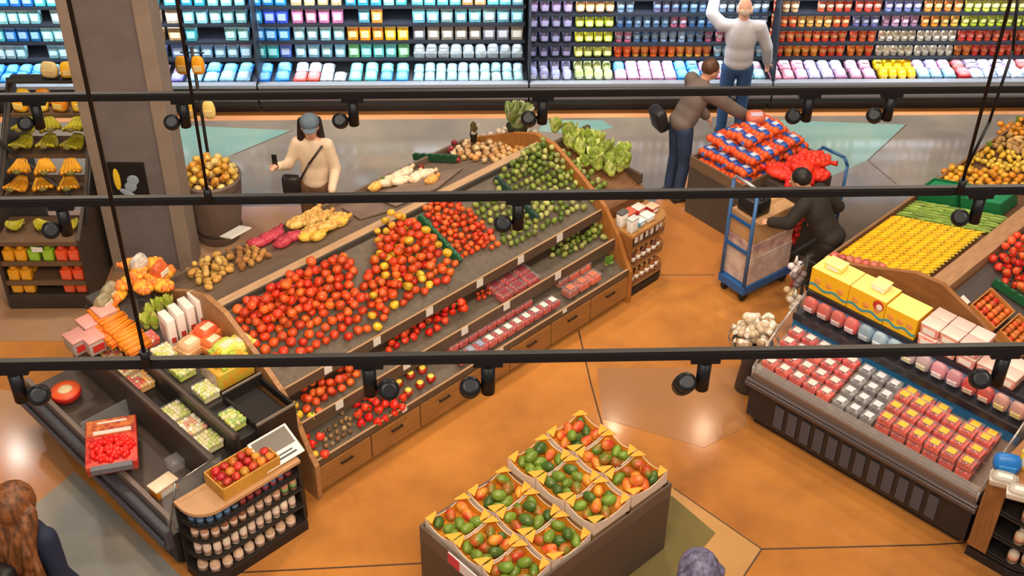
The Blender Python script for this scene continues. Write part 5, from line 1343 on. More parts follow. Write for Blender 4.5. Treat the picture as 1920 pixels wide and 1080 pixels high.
for i, (v, lab) in enumerate(((.0, 'green plastic crate nearest the aisle behind the zucchini'), (-.42, 'green plastic crate against the ridge rail behind the zucchini'))):
    t = empty('green_crate', lab, 'crate', Y.w(2.92, v, yz(v) + .012), Y.a); t.rotation_euler = (TIL, 0, Y.a)
    mb = MB(); mb.box(-.15, -.19, 0, .15, .19, .012)
    for s in (-1, 1): mb.box(-.15, s * .19 - .008, 0, .15, s * .19 + .008, .12); mb.box(s * .15 - .008, -.19, 0, s * .15 + .008, .19, .12)
    obj('crate', mb.mesh(M((20, 104, 62), .4)), t, bevel=.003)
    mb = MB(); mb.box(-.14, -.18, .09, .14, .18, .1); obj('liner', mb.mesh(M((40, 140, 90), .5, noise=.3)), t)
org = putter('orange', lambda rr: tomato(rr.choice(((240, 150, 30), (246, 180, 50), (240, 166, 40))), .036, rr.randrange(3)), 'yellow orange citrus in the heap behind the green crates', 'citrus', fr=Y)
scatter(Y, [(1762, 340), (1800, 318), (1880, 330), (1960, 345), (1900, 372), (1800, 352)], SQ, .078, org, lift=.035, seed=31)
org2 = putter('lemon', lambda rr: oval(rr.choice(((246, 200, 70), (244, 186, 50))), .030, .036, 'lemon', tip=.8), 'yellow lemon in the heap beyond the citrus', 'lemon', fr=Y, rot=lambda rr: (rr.uniform(0, 3), rr.uniform(0, 3), 0))
scatter(Y, [(1815, 305), (1850, 288), (1930, 300), (1960, 325), (1880, 325)], SQ, .07, org2, lift=.045, seed=32)
pine = putter('ginger_root', lambda rr: oval(rr.choice(((214, 160, 90), (226, 176, 106))), .03, .06, 'ging', rough=.7), 'tan root in the heap at the upper right edge of the squash display', 'root', fr=Y, rot=lambda rr: (rr.uniform(0, 3), rr.uniform(0, 3), 0))
scatter(Y, [(1850, 280), (1880, 258), (1960, 280), (1960, 305)], SQ, .09, pine, lift=.05, seed=33)
or3 = putter('orange', lambda rr: tomato((240, 150, 40), .036, rr.randrange(3)), 'orange citrus at the far top of the squash display', 'citrus', fr=Y)
scatter(Y, [(1868, 252), (1900, 236), (1960, 240), (1960, 275)], SQ, .075, or3, lift=.04, seed=34)
for i, (px, py) in enumerate(((1850, 288), (1905, 240))):
    u, v = Y.onto(px, py, *SQ)
    tag(obj('leafy_bunch', leafy_mesh('bunch', [(110, 140, 50), (150, 170, 70)], .06, .08, 10, 5), None, Y.w(u, v, yz(v) + .05)), ('green leafy bunch between the lemons and the tan roots', 'green leafy bunch at the far top of the squash display')[i], 'greens')
gp = putter('grapefruit', lambda rr: tomato(rr.choice(((226, 110, 100), (216, 90, 90), (230, 130, 110))), .042, rr.randrange(3)), 'pink grapefruit heaped at the left end of the squash display', 'grapefruit', fr=Y)
for i, (u, v) in enumerate(((1.40, .30), (1.32, .34), (1.40, .40), (1.48, .36), (1.36, .37))): pass
p0 = W(1625, 487, 1.0); gu, gv = Y.uv(p0)
for i in range(7):
    a = i * 2.4; tag(obj('grapefruit', tomato(((226, 110, 100), (216, 90, 90), (230, 130, 110))[i % 3], .042, i % 3), None, Y.w(1.335 + (i % 3) * .06 * 0 + .0, .17 - i * .075, yz(.17 - i * .075) + .085), rand_rot(R)), 'pink grapefruit in the row at the left end of the yellow squash', 'grapefruit', 'pink grapefruit by the squash')
# crates of tomatoes on the far side
TS = (-1.62, .80, -.90, 1.13)
def tz(v): return TS[1] + (TS[3] - TS[1]) * (v - TS[0]) / (TS[2] - TS[0])
TT = math.atan2(TS[3] - TS[1], TS[2] - TS[0])
for i, (px, py, c, c2, lab) in enumerate(((1845, 575, (236, 90, 40), (210, 40, 30), 'wooden crate of orange red tomatoes nearest the berry case'), (1905, 640, (232, 80, 40), (240, 130, 60), 'wooden crate of orange tomatoes partly behind the front track'))):
    u, v = Y.onto(px, py, *TS)
    v = -1.2 if i == 0 else -1.42
    u = 1.50 if i == 0 else 1.52
    if i: v = -1.47
    t = empty('tomato_crate', lab, 'crate', Y.w(u, v + .02, tz(v + .02) + .01), Y.a); t.rotation_euler = (TT, 0, Y.a)
    mb = MB(); mb.box(-.16, -.13, 0, .16, .13, .01)
    for s in (-1, 1): mb.box(-.16, s * .13 - .006, 0, .16, s * .13 + .006, .1); mb.box(s * .16 - .006, -.13, 0, s * .16 + .006, .13, .1)
    obj('crate', mb.mesh(M((206, 136, 70), .5, noise=.3)), t, bevel=.002)
    bpy.context.view_layer.update()
    for a in range(5):
        for b in range(4):
            q = t.matrix_world @ Vector((-.12 + a * .06, -.092 + b * .061, .055 + R.uniform(0, .02)))
            tag(obj('tomato', tomato(R.choice((c, c2, (240, 120, 50))), .031, R.randrange(3)), None, q, rand_rot(R)), 'tomato in the %s' % lab.replace('partly behind the front track', 'behind the front track'), 'tomato', lab)
rp = putter('red_pepper', lambda rr: pepper(rr.choice(((226, 60, 40), (206, 40, 34), (236, 90, 50)))), 'red pepper in the heap at the right edge of the squash display', 'pepper', fr=Y, rot=lambda rr: (rr.uniform(0, 3), rr.uniform(0, 3), rr.uniform(0, 6)))
scatter(Y, [(1858, 515), (1895, 475), (1960, 460), (1990, 560), (1935, 578), (1895, 545)], TS, .076, rp, lift=.05, seed=36)
scatter(Y, [(1866, 515), (1898, 482), (1960, 470), (1985, 555), (1935, 572), (1898, 545)], TS, .084, rp, seed=46)
divider((1858, 535), (1940, 590), (30, 92, 56), 'dark green divider between the red peppers and the tomato crate', TS, Y)
mb = MB(); mb.box(-.05, -.04, 0, .05, .04, .02); u, v = Y.onto(1818, 540, *TS)
tag(obj('price_card', mb.mesh(PAPER), None, Y.w(1.40, -1.0, tz(-1.0) + .005), (TT, 0, Y.a)), 'small white card beside the nearest tomato crate', 'card')

# ------------------------------------------------------------------ banana and juice stand on the left
BX, BY = -4.74, 9.36
bs = empty('banana_stand', 'black metal and dark wood stand of bananas and juice jugs left of the pillar', 'produce stand', (BX, BY, 0), 0.03)
BW_, BD_ = .80, 1.35
mb = MB(); mb.box(0, 0, 0, BW_, BD_, .16); obj('plinth', mb.mesh(M((58, 48, 42), .5, noise=.3)), bs, bevel=.006)
for x in (0, BW_ - .03):
    mb = MB(); mb.prism([(0, .16), (0, .78), (.45, 1.02), (.95, 1.45), (1.35, 1.75), (1.35, .16)], x, x + .03); obj('side_panel', mb.mesh(M((62, 50, 42), .5, noise=.3)), bs)
for y, z, d in ((.02, .30, .42), (.02, .52, .42), (.02, .745, .44), (.42, .98, .4), (.78, 1.22, .36), (1.05, 1.5, .3)):
    mb = MB(); mb.box(.03, y, z - .018, BW_ - .03, y + d, z); mb.box(.03, y - .012, z - .03, BW_ - .03, y, z + .015); obj('shelf', mb.mesh(M((110, 84, 62), .5, noise=.3)), bs)
mb = MB(); mb.box(.03, .46, .16, BW_ - .03, .48, .74); obj('back_panel', mb.mesh(M((28, 25, 24), .6)), bs)
for x in (-.03, BW_ + .005):
    mb = MB(); mb.cyl((x + .012, .2, .82), (x + .012, 1.3, 1.72), .016, n=8); mb.cyl((x + .012, 1.3, .1), (x + .012, 1.3, 1.75), .016, n=8); obj('steel_brace', mb.mesh(DARK), bs)
mb = MB(); mb.cyl((-.02, 1.3, 1.745), (BW_ + .02, 1.3, 1.745), .016, n=8); mb.box(.0, 1.22, 1.735, BW_, 1.38, 1.755); obj('top_bar', mb.mesh(DARK), bs)
def bw(x, y, z):
    q = Matrix.Rotation(.03, 3, 'Z') @ Vector((x, y, 0)); return Vector((BX + q.x, BY + q.y, z))
def jug(c):
    def make():
        mb = MB(); mb.add(*rbox_mb(.105, .10, .13, .018, 3, .95), 0, True)
        mb.lathe([(.048, .128), (.022, .165), (.022, .175)], 12, 0); mb.lathe([(.026, .172), (.026, .19), (.02, .192)], 12, 1)
        mb.box(-.036, -.0515, .03, .036, -.049, .095, 2)
        return mb.mesh(M(c, .25, var=.06), M(tuple(min(255, int(x * 1.05)) for x in c), .4), M(tuple(min(255, int(x * .85 + 30)) for x in c), .5))
    return cached(('jug', c), make)
for k, z in enumerate((.162, .302, .522)):
    w = ('bottom', 'middle', 'top')[k]
    for d in range(2):
        for i, x in enumerate((.10, .215)):
            tag(obj('juice_jug', jug((236, 160, 30)), None, bw(x, .08 + d * .14, z), (0, 0, 0), (1, 1, .68 if k < 1 else .94)), 'yellow orange juice jug on the %s shelf at the left of the banana stand' % w, 'jug', 'yellow juice jugs %d' % k)
        for i, x in enumerate((.585, .70)):
            tag(obj('juice_jug', jug((236, 84, 44)), None, bw(x, .08 + d * .14, z), (0, 0, 0), (1, 1, .68 if k < 1 else .94)), 'red orange juice jug on the %s shelf at the right of the banana stand' % w, 'jug', 'red juice jugs %d' % k)
for i, x in enumerate((.335, .465)):
    tag(obj('juice_jug', jug((150, 196, 44)), None, bw(x, .08, .522)), 'lime green juice jug, %s of the pair on the banana stand' % ('left', 'right')[i], 'jug')
a_ = W(-6, 262, 1.36); b_ = W(130, 366, 1.02)
mi = Matrix.Rotation(-.03, 3, 'Z')
mb = MB(); mb.cyl(mi @ (a_ - Vector((BX, BY, 0))), mi @ (b_ - Vector((BX, BY, 0))), .018, n=8); obj('diagonal_bar', mb.mesh(DARK), bs)
t = tag(obj('shelf_label', (lambda m: (m.box(-.05, -.004, 0, .05, 0, .05), m.mesh(PAPER))[1])(MB()), None, bw(.40, -.004, .66)), 'small pale card between the lime green juice jugs', 'card')
def banana_bunch(c, n=5):
    def make():
        mb = MB()
        for i in range(n):
            a = (i - (n - 1) / 2) * .30
            pts = []
            for k in range(6):
                t = k / 5; ang = -.9 + 1.8 * t
                x = .10 * math.sin(ang); z = .10 * (1 - math.cos(ang)) * 1.0
                pts.append(Vector((x, (.02 + .09 * (1 - abs(t - .3))) * math.sin(a) , .012 + z + .03 * math.cos(a))))
            rr_ = [.006, .016, .019, .019, .015, .006]
            for k in range(5): mb.cyl(pts[k], pts[k + 1], rr_[k], rr_[k + 1], 7, 0, caps=(k in (0, 4)))
        mb.ell((-.085, 0, .065), (.016, .03, .016), 8, 5, 1)
        return mb.mesh(M(c, .4, var=.12, rgb2=tuple(int(x * .85) for x in c), nscale=10), M((110, 100, 40), .6))
    return cached(('ban', c), make)
for r, (y, z, c, lab) in enumerate(((.50, .985, (236, 164, 40), 'ripe orange yellow banana bunch on the lowest banana shelf'), (.86, 1.225, (176, 164, 36), 'green yellow banana bunch on the middle banana shelf'))):
    for i in range(3):
        for d in range(2):
            tag(obj('banana_bunch', banana_bunch(c), None, bw(.165 + i * .235 + d * .03, y + d * .07 - .02, z + .022 + d * .14), (R.uniform(-.06, .06), R.uniform(-.06, .06), 1.57 + R.uniform(-.4, .4)), (1.45, 1.4, 1.4)), lab, 'bananas', lab)
for i in range(6):
    c = ((244, 180, 40), (246, 196, 60), (236, 150, 40))[i % 3]
    tag(obj('snack_bag', prod('pouch', c, (248, 216, 120), (.15, .1, .17)), None, bw(.12 + (i % 4) * .185, 1.12 + (i // 4) * .13, 1.502), (0, 0, R.uniform(-.3, .3))), 'yellow bag standing on the top shelf of the banana stand', 'bag', 'yellow bags on the top banana shelf')
for i in range(3):
    tag(obj('banana_bunch', banana_bunch((190, 176, 40)), None, bw(.15 + i * .25, .24, .75), (0, 0, R.uniform(0, 6))), 'banana bunch on the ledge above the juice jugs, %s from the left' % ORD[i], 'bananas')
for i, (x, c, lab) in enumerate(((.40, (240, 216, 150), 'pale bag at the very top back of the banana stand'), (.58, (244, 184, 30), 'bright yellow bag at the very top back of the banana stand'))):
    tag(obj('snack_bag', prod('pouch', c, (244, 214, 150), (.17, .1, .16)), None, bw(x, 1.30, 1.765), (0, 0, R.uniform(-.2, .2))), lab, 'bag')

# barrel of oranges and the post of hanging bags right of the pillar
cx, cy = -3.0, 10.62
bar = empty('barrel_bin', 'round grey brown barrel bin heaped with yellow orange fruit right of the pillar', 'bin', (cx, cy, 0))
mb = MB(); mb.lathe([(.20, 0), (.21, .02), (.27, .4), (.29, .66), (.30, .70), (.30, .73), (.275, .73), (.27, .68)], 24, 0); obj('barrel', mb.mesh(M((112, 94, 84), .55, rgb2=(84, 60, 44), nscale=3, stretch=(1, 1, .3))), bar)
mb = MB()
for z in (.12, .6): mb.lathe([(.225 + z * .1, z), (.228 + z * .1, z + .03)], 24)
obj('hoop', mb.mesh(M((70, 60, 54), .4, .5)), bar)
rr = random.Random(6); k = 0
for l, (rad, n) in enumerate(((.24, 13), (.15, 9), (.22, 12), (.12, 6), (.16, 9), (.06, 4))):
    for i in range(n):
        a = 2 * math.pi * i / n + l; z = .715 + (0, .01, .07, .09, .14, .17)[l]
        tag(obj('orange', tomato(rr.choice(((248, 196, 90), (246, 180, 70), (250, 214, 130), (240, 160, 60))), .043, rr.randrange(3)), None, (cx + rad * math.cos(a), cy + rad * math.sin(a), z + rr.uniform(-.01, .01)), rand_rot(rr)), 'yellow orange fruit heaped in the round barrel bin', 'orange', 'fruit in the barrel bin'); k += 1
p = (-3.20, 11.35, 0)
t = empty('bag_post', 'thin dark post hung with yellow bags right of the pillar', 'rack', p)
mb = MB(); mb.cyl((0, 0, 0), (0, 0, 1.75), .018, n=8); mb.cyl((0, 0, 0), (0, 0, .03), .17, n=18); obj('post', mb.mesh(DARK), t)
mb = MB(); mb.cyl((-.12, 0, 1.7), (.12, 0, 1.7), .008, n=6); mb.cyl((-.12, 0, 1.2), (.12, 0, 1.2), .008, n=6); obj('hook_bar', mb.mesh(DARK), t)
for x, z, c, lab in ((-.11, 1.69, (240, 170, 40), 'orange yellow bag at the top left of the thin dark post'), (.05, 1.69, (236, 150, 30), 'orange bag at the top right of the thin dark post'), (-.11, 1.19, (244, 196, 60), 'yellow bag low on the left of the thin dark post'), (.09, 1.19, (240, 206, 120), 'pale yellow bag low on the right of the thin dark post')):
    tag(obj('snack_bag', prod('pouch', c, (244, 214, 150), (.13, .09, .2)), None, (p[0] + x, p[1] - .03, z - .205), (.06, 0, 0)), lab, 'bag')

# ------------------------------------------------------------------ bin of netted oranges, and the stock carts
B0 = Frame(2.29, 10.63, 39.5)
ob = empty('orange_bin', 'dark grey square floor bin heaped with orange and blue bags', 'bin', B0.w(0, 0), B0.a)
BL, BDp, BHt = 1.10, .74, .68
mb = MB(); mb.box(0, 0, 0, BL, BDp, BHt - .12); obj('bin_body', mb.mesh(M((84, 74, 66), .55, noise=.2)), ob, bevel=.006)
mb = MB(); mb.box(0, 0, BHt - .12, BL, .02, BHt); mb.box(0, BDp - .02, BHt - .12, BL, BDp, BHt); mb.box(0, .02, BHt - .12, .02, BDp - .02, BHt); mb.box(BL - .02, .02, BHt - .12, BL, BDp - .02, BHt); obj('bin_rim', mb.mesh(M((120, 96, 74), .5)), ob, bevel=.003)
def orangebag(k):
    def make():
        rr = random.Random(k); mb = MB()
        for i in range(9): mb.ell(((i % 3 - 1) * .062 + rr.uniform(-.01, .01), (i // 3 - 1) * .056, .05 + rr.uniform(0, .02)), (.042, .040, .040), 8, 6, 0)
        mb.ell((0, .0, .075), (.05, .092, .034), 12, 7, 1, pw=.7); mb.box(-.03, -.035, .1, .03, .02, .111, 2)
        mb.cyl((.09, 0, .05), (.115, .01, .07), .012, .02, 8, 1)
        return mb.mesh(M((236, 84, 34), .4, var=.1), M((50, 90, 170), .4, var=.15), M((206, 214, 230), .5))
    return cached(('ob', k), make)
rr = random.Random(17)
for l in range(4):
    nx, ny = (5, 4) if l == 0 else (5, 4) if l == 1 else (4, 4) if l == 2 else (3, 2)
    for i in range(nx):
        for j in range(ny):
            x = BL / 2 + (i - (nx - 1) / 2) * .198; y = BDp / 2 + (j - (ny - 1) / 2) * .158
            tag(obj('orange_bag', orangebag(rr.randrange(3)), None, B0.w(x, y, BHt - .118 + l * .108 + rr.uniform(0, .012)), (rr.uniform(-.06, .06), rr.uniform(-.06, .06), rr.choice((0, math.pi)) + B0.a + rr.uniform(-.3, .3))), 'orange bag with a blue band heaped in the dark grey floor bin', 'net bag', 'orange and blue bags in the floor bin')
tag(obj('orange_pouch', prod('pouch', (214, 110, 80), (206, 180, 200), (.2, .12, .17)), None, B0.w(.60, .42, BHt + .315), (-1.2, 0, B0.a - .6)), 'large orange pouch with a pale panel lying on top of the orange bags', 'pouch')

BLUE = M((30, 92, 160), .4); CARD = M((196, 150, 104), .7, noise=.2, nscale=6); CARDW = M((216, 196, 184), .6, rgb2=(190, 160, 150), nscale=9, noise=.1)
CF = Frame(2.20, 9.57, 37.0)
ct = empty('stock_cart', 'tall blue stock cart loaded with cardboard boxes beside the kneeling worker', 'cart', CF.w(0, 0), CF.a)
CLn, CDp = .66, .34
mb = MB(); mb.box(0, 0, .10, CLn, CDp, .19); obj('deck', mb.mesh(BLUE), ct, bevel=.006)
for x, y in ((.06, .05), (CLn - .06, .05), (.06, CDp - .05), (CLn - .06, CDp - .05)):
    mb = MB(); mb.cyl((x, y - .016, .05), (x, y + .016, .05), .05, n=14); obj('caster', mb.mesh(BLACK), ct)
for x, y in ((.02, .02), (.02, CDp - .02)):
    mb = MB(); mb.cyl((x, y, .15), (x, y, 1.25), .018, n=10); obj('upright', mb.mesh(M((60, 104, 160), .35)), ct)
mb = MB(); mb.tube([(.02, .02, 1.25), (.0, .06, 1.3), (.0, CDp - .06, 1.3), (.02, CDp - .02, 1.25)], .016, 8); obj('push_handle', mb.mesh(M((190, 190, 196), .3, .6)), ct)
for z in (.55, .85): 
    mb = MB(); mb.box(.012, .03, z, .03, CDp - .03, z + .03); obj('cross_bar', mb.mesh(BLUE), ct)
def cbox(name, x0, y0, z0, x1, y1, z1, m, lab):
    mb = MB(); mb.add(*rbox_mb(x1 - x0, y1 - y0, z1 - z0, .006, 1), 0)
    q = obj(name, mb.mesh(m), None, CF.w((x0 + x1) / 2, (y0 + y1) / 2, z0), (0, 0, CF.a))
    tag(q, lab, 'box')
    mb = MB(); mb.box(-(x1 - x0) / 2 + .01, -.02, z1 - z0, (x1 - x0) / 2 - .01, .02, z1 - z0 + .002); obj('tape', mb.mesh(M((176, 130, 84), .4)), q)
cbox('cardboard_box', .05, .01, .192, .62, .33, .50, CARDW, 'white printed cardboard box at the bottom of the blue stock cart')
cbox('cardboard_box', .05, .01, .505, .60, .33, .66, M((226, 190, 170), .6, rgb2=(170, 130, 130), nscale=10, noise=.1), 'flat pinkish cardboard box in the middle of the blue stock cart')
cbox('cardboard_box', .05, .01, .665, .58, .33, .92, CARD, 'brown cardboard box at the top of the blue stock cart')
mb = MB(); mb.add(*rbox_mb(.2, .24, .16, .02, 2), 0, True); mb.cyl((0, -.1, .16), (.02, .1, .19), .02, n=8)
tag(obj('tool_bag', mb.mesh(BLACK), None, CF.w(.17, .17, .924), (0, 0, CF.a)), 'black bag on top of the brown cardboard box on the blue cart', 'bag')
rr = random.Random(5)
for i, (px, py) in enumerate(((1452, 465), (1458, 490), (1455, 515))):
    q = CF.w(.74, .02 + .06 * i, .20 + .15 * (2 - i))
    tag(obj('red_net', hang((186, 30, 26), (150, 40, 30), 9), None, CF.w(.71, .05 + .02 * i, .92 - .16 * i), (0, 0, i)), 'dark red net hanging at the end of the blue cart, %s one' % ('top', 'middle', 'lowest')[i], 'net bag')
# flat cart with red mesh bags
C2 = Frame(2.72, 10.12, 42.0)
t = empty('flat_cart', 'low cart with a blue loop handle under the bright red mesh bags', 'cart', C2.w(0, 0), C2.a)
mb = MB(); mb.box(0, 0, .14, .82, .42, .19); obj('deck', mb.mesh(M((60, 58, 60), .5)), t, bevel=.004)
mb = MB(); mb.box(.02, .03, .19, .56, .4, .88); obj('crate', mb.mesh(M((70, 60, 56), .5)), t, bevel=.004)
for x, y in ((.08, .06), (.74, .06), (.08, .36), (.74, .36)):
    mb = MB(); mb.cyl((x, y - .016, .07), (x, y + .016, .07), .07, n=14); obj('caster', mb.mesh(BLACK), t)
mb = MB(); mb.tube([(.8, .03, .16), (.8, .03, .9), (.8, .08, .97), (.8, .34, .97), (.8, .39, .9), (.8, .39, .16)], .016, 8); obj('loop_handle', mb.mesh(M((40, 90, 140), .35)), t)
rm = lambda k: netbag('redmesh%d' % k, (236, 44, 30), (216, 24, 20), 20, .038, .2, k)
for i, (x, y, z) in enumerate(((.14, .12, .882), (.42, .13, .882), (.16, .33, .882), (.44, .34, .882), (.30, .22, .97), (.46, .2, .98))):
    tag(obj('red_mesh_bag', rm(i % 2), None, C2.w(x, y, z), (0, 0, C2.a + i), (1.15, 1.15, 1.2)), 'bright red mesh bag piled on the low cart behind the worker', 'net bag', 'red mesh bags on the low cart')
tag(obj('white_sack', prod('pouch', (232, 206, 200), (176, 40, 50), (.2, .16, .26)), None, C2.w(-.16, .44, 0), (0, 0, C2.a + .6), (1.1, 1.2, 2.7)), 'white and red sack standing left of the bright red mesh bags', 'sack')

# ------------------------------------------------------------------ people
def capsules(mb, segs, n=12):
    for a, b, ra, rb in segs:
        a = Vector(a); b = Vector(b)
        mb.cyl(a, b, ra, rb, n)
        mb.ell(a, (ra, ra, ra), n, 8); mb.ell(b, (rb, rb, rb), n, 8)
def blob(segs, ells, mats, voxel=.011, smooth=4, paint=None):
    """tapering limbs and rounded masses fused into one continuous skin"""
    mb = MB(); capsules(mb, segs)
    for e in ells: mb.ell(e[0], e[1], 16, 11, 0, e[2] if len(e) > 2 else None)
    me = mb.mesh(mats[0])
    o = bpy.data.objects.new('blob', me); COL.objects.link(o)
    m = o.modifiers.new('r', 'REMESH'); m.mode = 'VOXEL'; m.voxel_size = voxel; m.use_smooth_shade = True
    s = o.modifiers.new('s', 'SMOOTH'); s.iterations = smooth; s.factor = .5
    dg = bpy.context.evaluated_depsgraph_get()
    r = bpy.data.meshes.new_from_object(o.evaluated_get(dg))
    bpy.data.objects.remove(o)
    r.materials.clear()
    for x in mats: r.materials.append(x)
    if paint:
        for p in r.polygons: p.material_index = paint(p.center)
    for p in r.polygons: p.use_smooth = True
    return r
V = Vector
def person(label, loc, rotz, h, P=None, hairscale=1.0, slim=1.0, lean=0.0, skin=(214, 160, 130), top=(200, 190, 180), legs=(60, 66, 90), shoe=(60, 54, 50), hair=(60, 40, 30), hairlen=0, head_turn=(0, 0), jacket=1.0, belly=0.0, cap=None, bald=False, sleeves=True):
    """standing figure looking along +y, leaning forward from the hips by LEAN; P overrides joints (units of height)"""
    k = h
    J = dict(pel=V((0, 0, .53)), waist=V((0, 0, .62)), chest=V((0, 0, .73)), neck=V((0, .0, .83)), head=V((0, .015, .925)),
             shL=V((-.108, 0, .805)), shR=V((.108, 0, .805)), elL=V((-.135, -.01, .64)), elR=V((.135, -.01, .64)), wrL=V((-.145, .05, .50)), wrR=V((.145, .05, .50)),
             hipL=V((-.052, 0, .52)), hipR=V((.052, 0, .52)), knL=V((-.058, .015, .285)), knR=V((.058, .015, .285)), anL=V((-.06, -.01, .045)), anR=V((.06, -.01, .045)))
    rot = Matrix.Rotation(-lean, 3, 'X')
    for n in ('waist', 'chest', 'neck', 'head', 'shL', 'shR', 'elL', 'elR', 'wrL', 'wrR'):
        J[n] = rot @ (J[n] - J['pel']) + J['pel']
    for n, q in (P or {}).items(): J[n] = V(q)
    for n in J: J[n] = J[n] * k
    t = empty('person', label, 'person', loc, rotz)
    up = (J['head'] - J['neck']).normalized()
    hr = Euler((-lean * .6 + head_turn[1], 0, head_turn[0]))
    hm = hr.to_matrix()
    hc = J['head']
    # body: one skin
    S = lambda *a: [x * k for x in a]
    segs = []
    for s in 'LR':
        segs += [(J['sh' + s], J['el' + s], .027 * k, .022 * k), (J['el' + s], J['wr' + s], .022 * k, .015 * k), (J['neck'], J['sh' + s], .03 * k, .028 * k),
                 (J['hip' + s], J['kn' + s], .05 * k, .033 * k), (J['kn' + s], J['an' + s], .033 * k, .021 * k), (J['an' + s], J['an' + s] + V((0, .09 * k, -.025 * k)), .02 * k, .016 * k)]
        # hand: palm, four fingers and a thumb
        d = (J['wr' + s] - J['el' + s]).normalized(); side = V((0, 0, 1)).cross(d)
        side = side.normalized() if side.length > .1 else V((0, 1, 0)); nrm = d.cross(side)
        w = J['wr' + s]; pm = w + d * .045 * k
        segs.append((w, pm, .014 * k, .019 * k))
        for i in range(4):
            f0 = pm + side * (.0085 * (i - 1.5)) * k + d * .008 * k; L = (.018, .022, .023, .020)[i] * k
            f1 = f0 + d * L - nrm * .006 * k; f2 = f1 + d * L * .7 - nrm * .013 * k
            segs += [(f0, f1, .0055 * k, .005 * k), (f1, f2, .005 * k, .0043 * k)]
        sg = -1 if s == 'L' else 1
        t0 = w + d * .018 * k - side * .014 * k * sg; t1 = t0 + d * .022 * k - side * .018 * k * sg
        segs += [(t0, t1, .0065 * k, .0055 * k), (t1, t1 + d * .018 * k - nrm * .004 * k, .0055 * k, .0045 * k)]
    segs += [(J['neck'] - up * .01 * k, J['head'] - up * .04 * k, .033 * k, .033 * k)]
    R3 = Euler((-lean, 0, 0)); S0 = S; SW = lambda *a: [a[0] * k * slim, a[1] * k * slim, a[2] * k]
    def H(v): return hc + hm @ V(v) * k
    ells = [(J['chest'], SW(.098, .066, .10), R3), (J['waist'], SW(.083, .06 + belly, .09), R3), (J['pel'], SW(.098, .068, .07)),
            (hc, S(.046, .058, .066), hr), (H((0, .018, -.028)), S(.034, .042, .036), hr), (H((0, .062, -.012)), S(.008, .013, .013), hr), (H((-.047, -.002, -.008)), S(.006, .011, .017), hr), (H((.047, -.002, -.008)), S(.006, .011, .017), hr)]
    sk = M(skin, .5, noise=.08)
    obj('body', blob(segs, ells, [sk], .0085 if h < 2 else .01, 3), t)
    # face: eyes, brows, mouth
    mb = MB()
    for s in (-1, 1): mb.ell(H((s * .018, .052, .002)), S(.0075, .005, .005), 8, 5, 0); mb.ell(H((s * .018, .0558, .002)), S(.0034, .002, .0034), 8, 5, 1)
    obj('eyes', mb.mesh(WHITE, M((50, 34, 26), .3)), t)
    mb = MB(); mb.ell(H((0, .0545, -.036)), S(.014, .005, .004), 8, 5, 0); obj('mouth', mb.mesh(M((176, 90, 84), .5)), t)
    # clothes
    g = .014 * jacket
    ts = []
    for s in 'LR':
        end = J['wr' + s] if sleeves else J['el' + s].lerp(J['sh' + s], .2)
        ts += [(J['neck'].lerp(J['sh' + s], .35) - up * .015 * k, J['sh' + s], .03 * k + g, .033 * k + g), (J['sh' + s], J['el' + s], .034 * k + g, .027 * k + g)]
        if sleeves: ts += [(J['el' + s], J['wr' + s], .027 * k + g, .02 * k + g)]
    te = [(J['chest'], [x + g for x in SW(.106, .076, .125)], R3), (J['waist'], [x + g for x in SW(.100, .072 + belly, .125)], R3), (J['pel'] + V((0, 0, .03 * k)), [x + g for x in SW(.100, .074, .05)])]
    obj('top', blob(ts, te, [M(top, .8, noise=.3, nscale=5)], .013, 14), t)
    ls = []
    for s in 'LR': ls += [(J['hip' + s], J['kn' + s], .055 * k, .042 * k), (J['kn' + s], J['an' + s] + V((0, 0, .01 * k)), .042 * k, .034 * k)]
    obj('trousers', blob(ls, [(J['pel'] - V((0, 0, .005 * k)), SW(.103, .075, .062))], [M(legs, .8, noise=.4, nscale=5)], .012, 4), t)
    for s in 'LR':
        mb = MB(); a = J['an' + s]
        mb.ell((a.x, a.y + .03 * k, .026 * k), S(.032, .078, .026), 14, 8, 0, pw=.8); mb.box(a.x - .03 * k, a.y - .042 * k, .0, a.x + .03 * k, a.y + .1 * k, .012 * k, 1)
        obj('shoe', mb.mesh(M(shoe, .5), M((40, 38, 36), .6)), t)
    # hair
    if not bald:
        he = [(H((0, -.012, .018)), S(.053 * hairscale, .058 * hairscale, .058 * hairscale), hr)]
        hs = []
        if hairlen > .2:
            for i in range(15):
                x = (i - 7) / 7 * .085; pts = []
                for j in range(8):
                    f = j / 7
                    pts.append(H((x * (.75 + .75 * min(1, f * 2)) + .016 * math.sin(f * 9 + i * 1.9), -.058 - .085 * math.sin(min(1, f * 1.3) * 1.57) + abs(x) * .45 + .010 * math.sin(f * 8 + i * 2.7), .03 - f * (.13 + hairlen) - .01 * (i % 3))))
                for j in range(7): hs.append((pts[j], pts[j + 1], (.024 - .0015 * j) * k, (.024 - .0015 * (j + 1)) * k))
        elif hairlen:
            for x in (-.045, -.025, 0, .025, .045):
                hs.append((H((x * hairscale, -.03, .02)), H((x * 1.25, -.045 + (.03 if abs(x) > .04 else 0), -.05 - hairlen * .5)), .026 * k, .026 * k))
                hs.append((H((x * 1.25, -.045 + (.03 if abs(x) > .04 else 0), -.05 - hairlen * .5)), H((x * 1.5, -.05 + (.05 if abs(x) > .04 else 0), -.06 - hairlen)), .026 * k, .014 * k))
        obj('hair', blob(hs, he, [M(hair, .5, noise=.6, nscale=9, stretch=(4, 4, .6), bump=.4, rgb2=tuple(min(255, int(c * 1.7)) for c in hair) if hairlen > .2 or hairscale > 1.3 else None)], .009, 1), t)
    else:
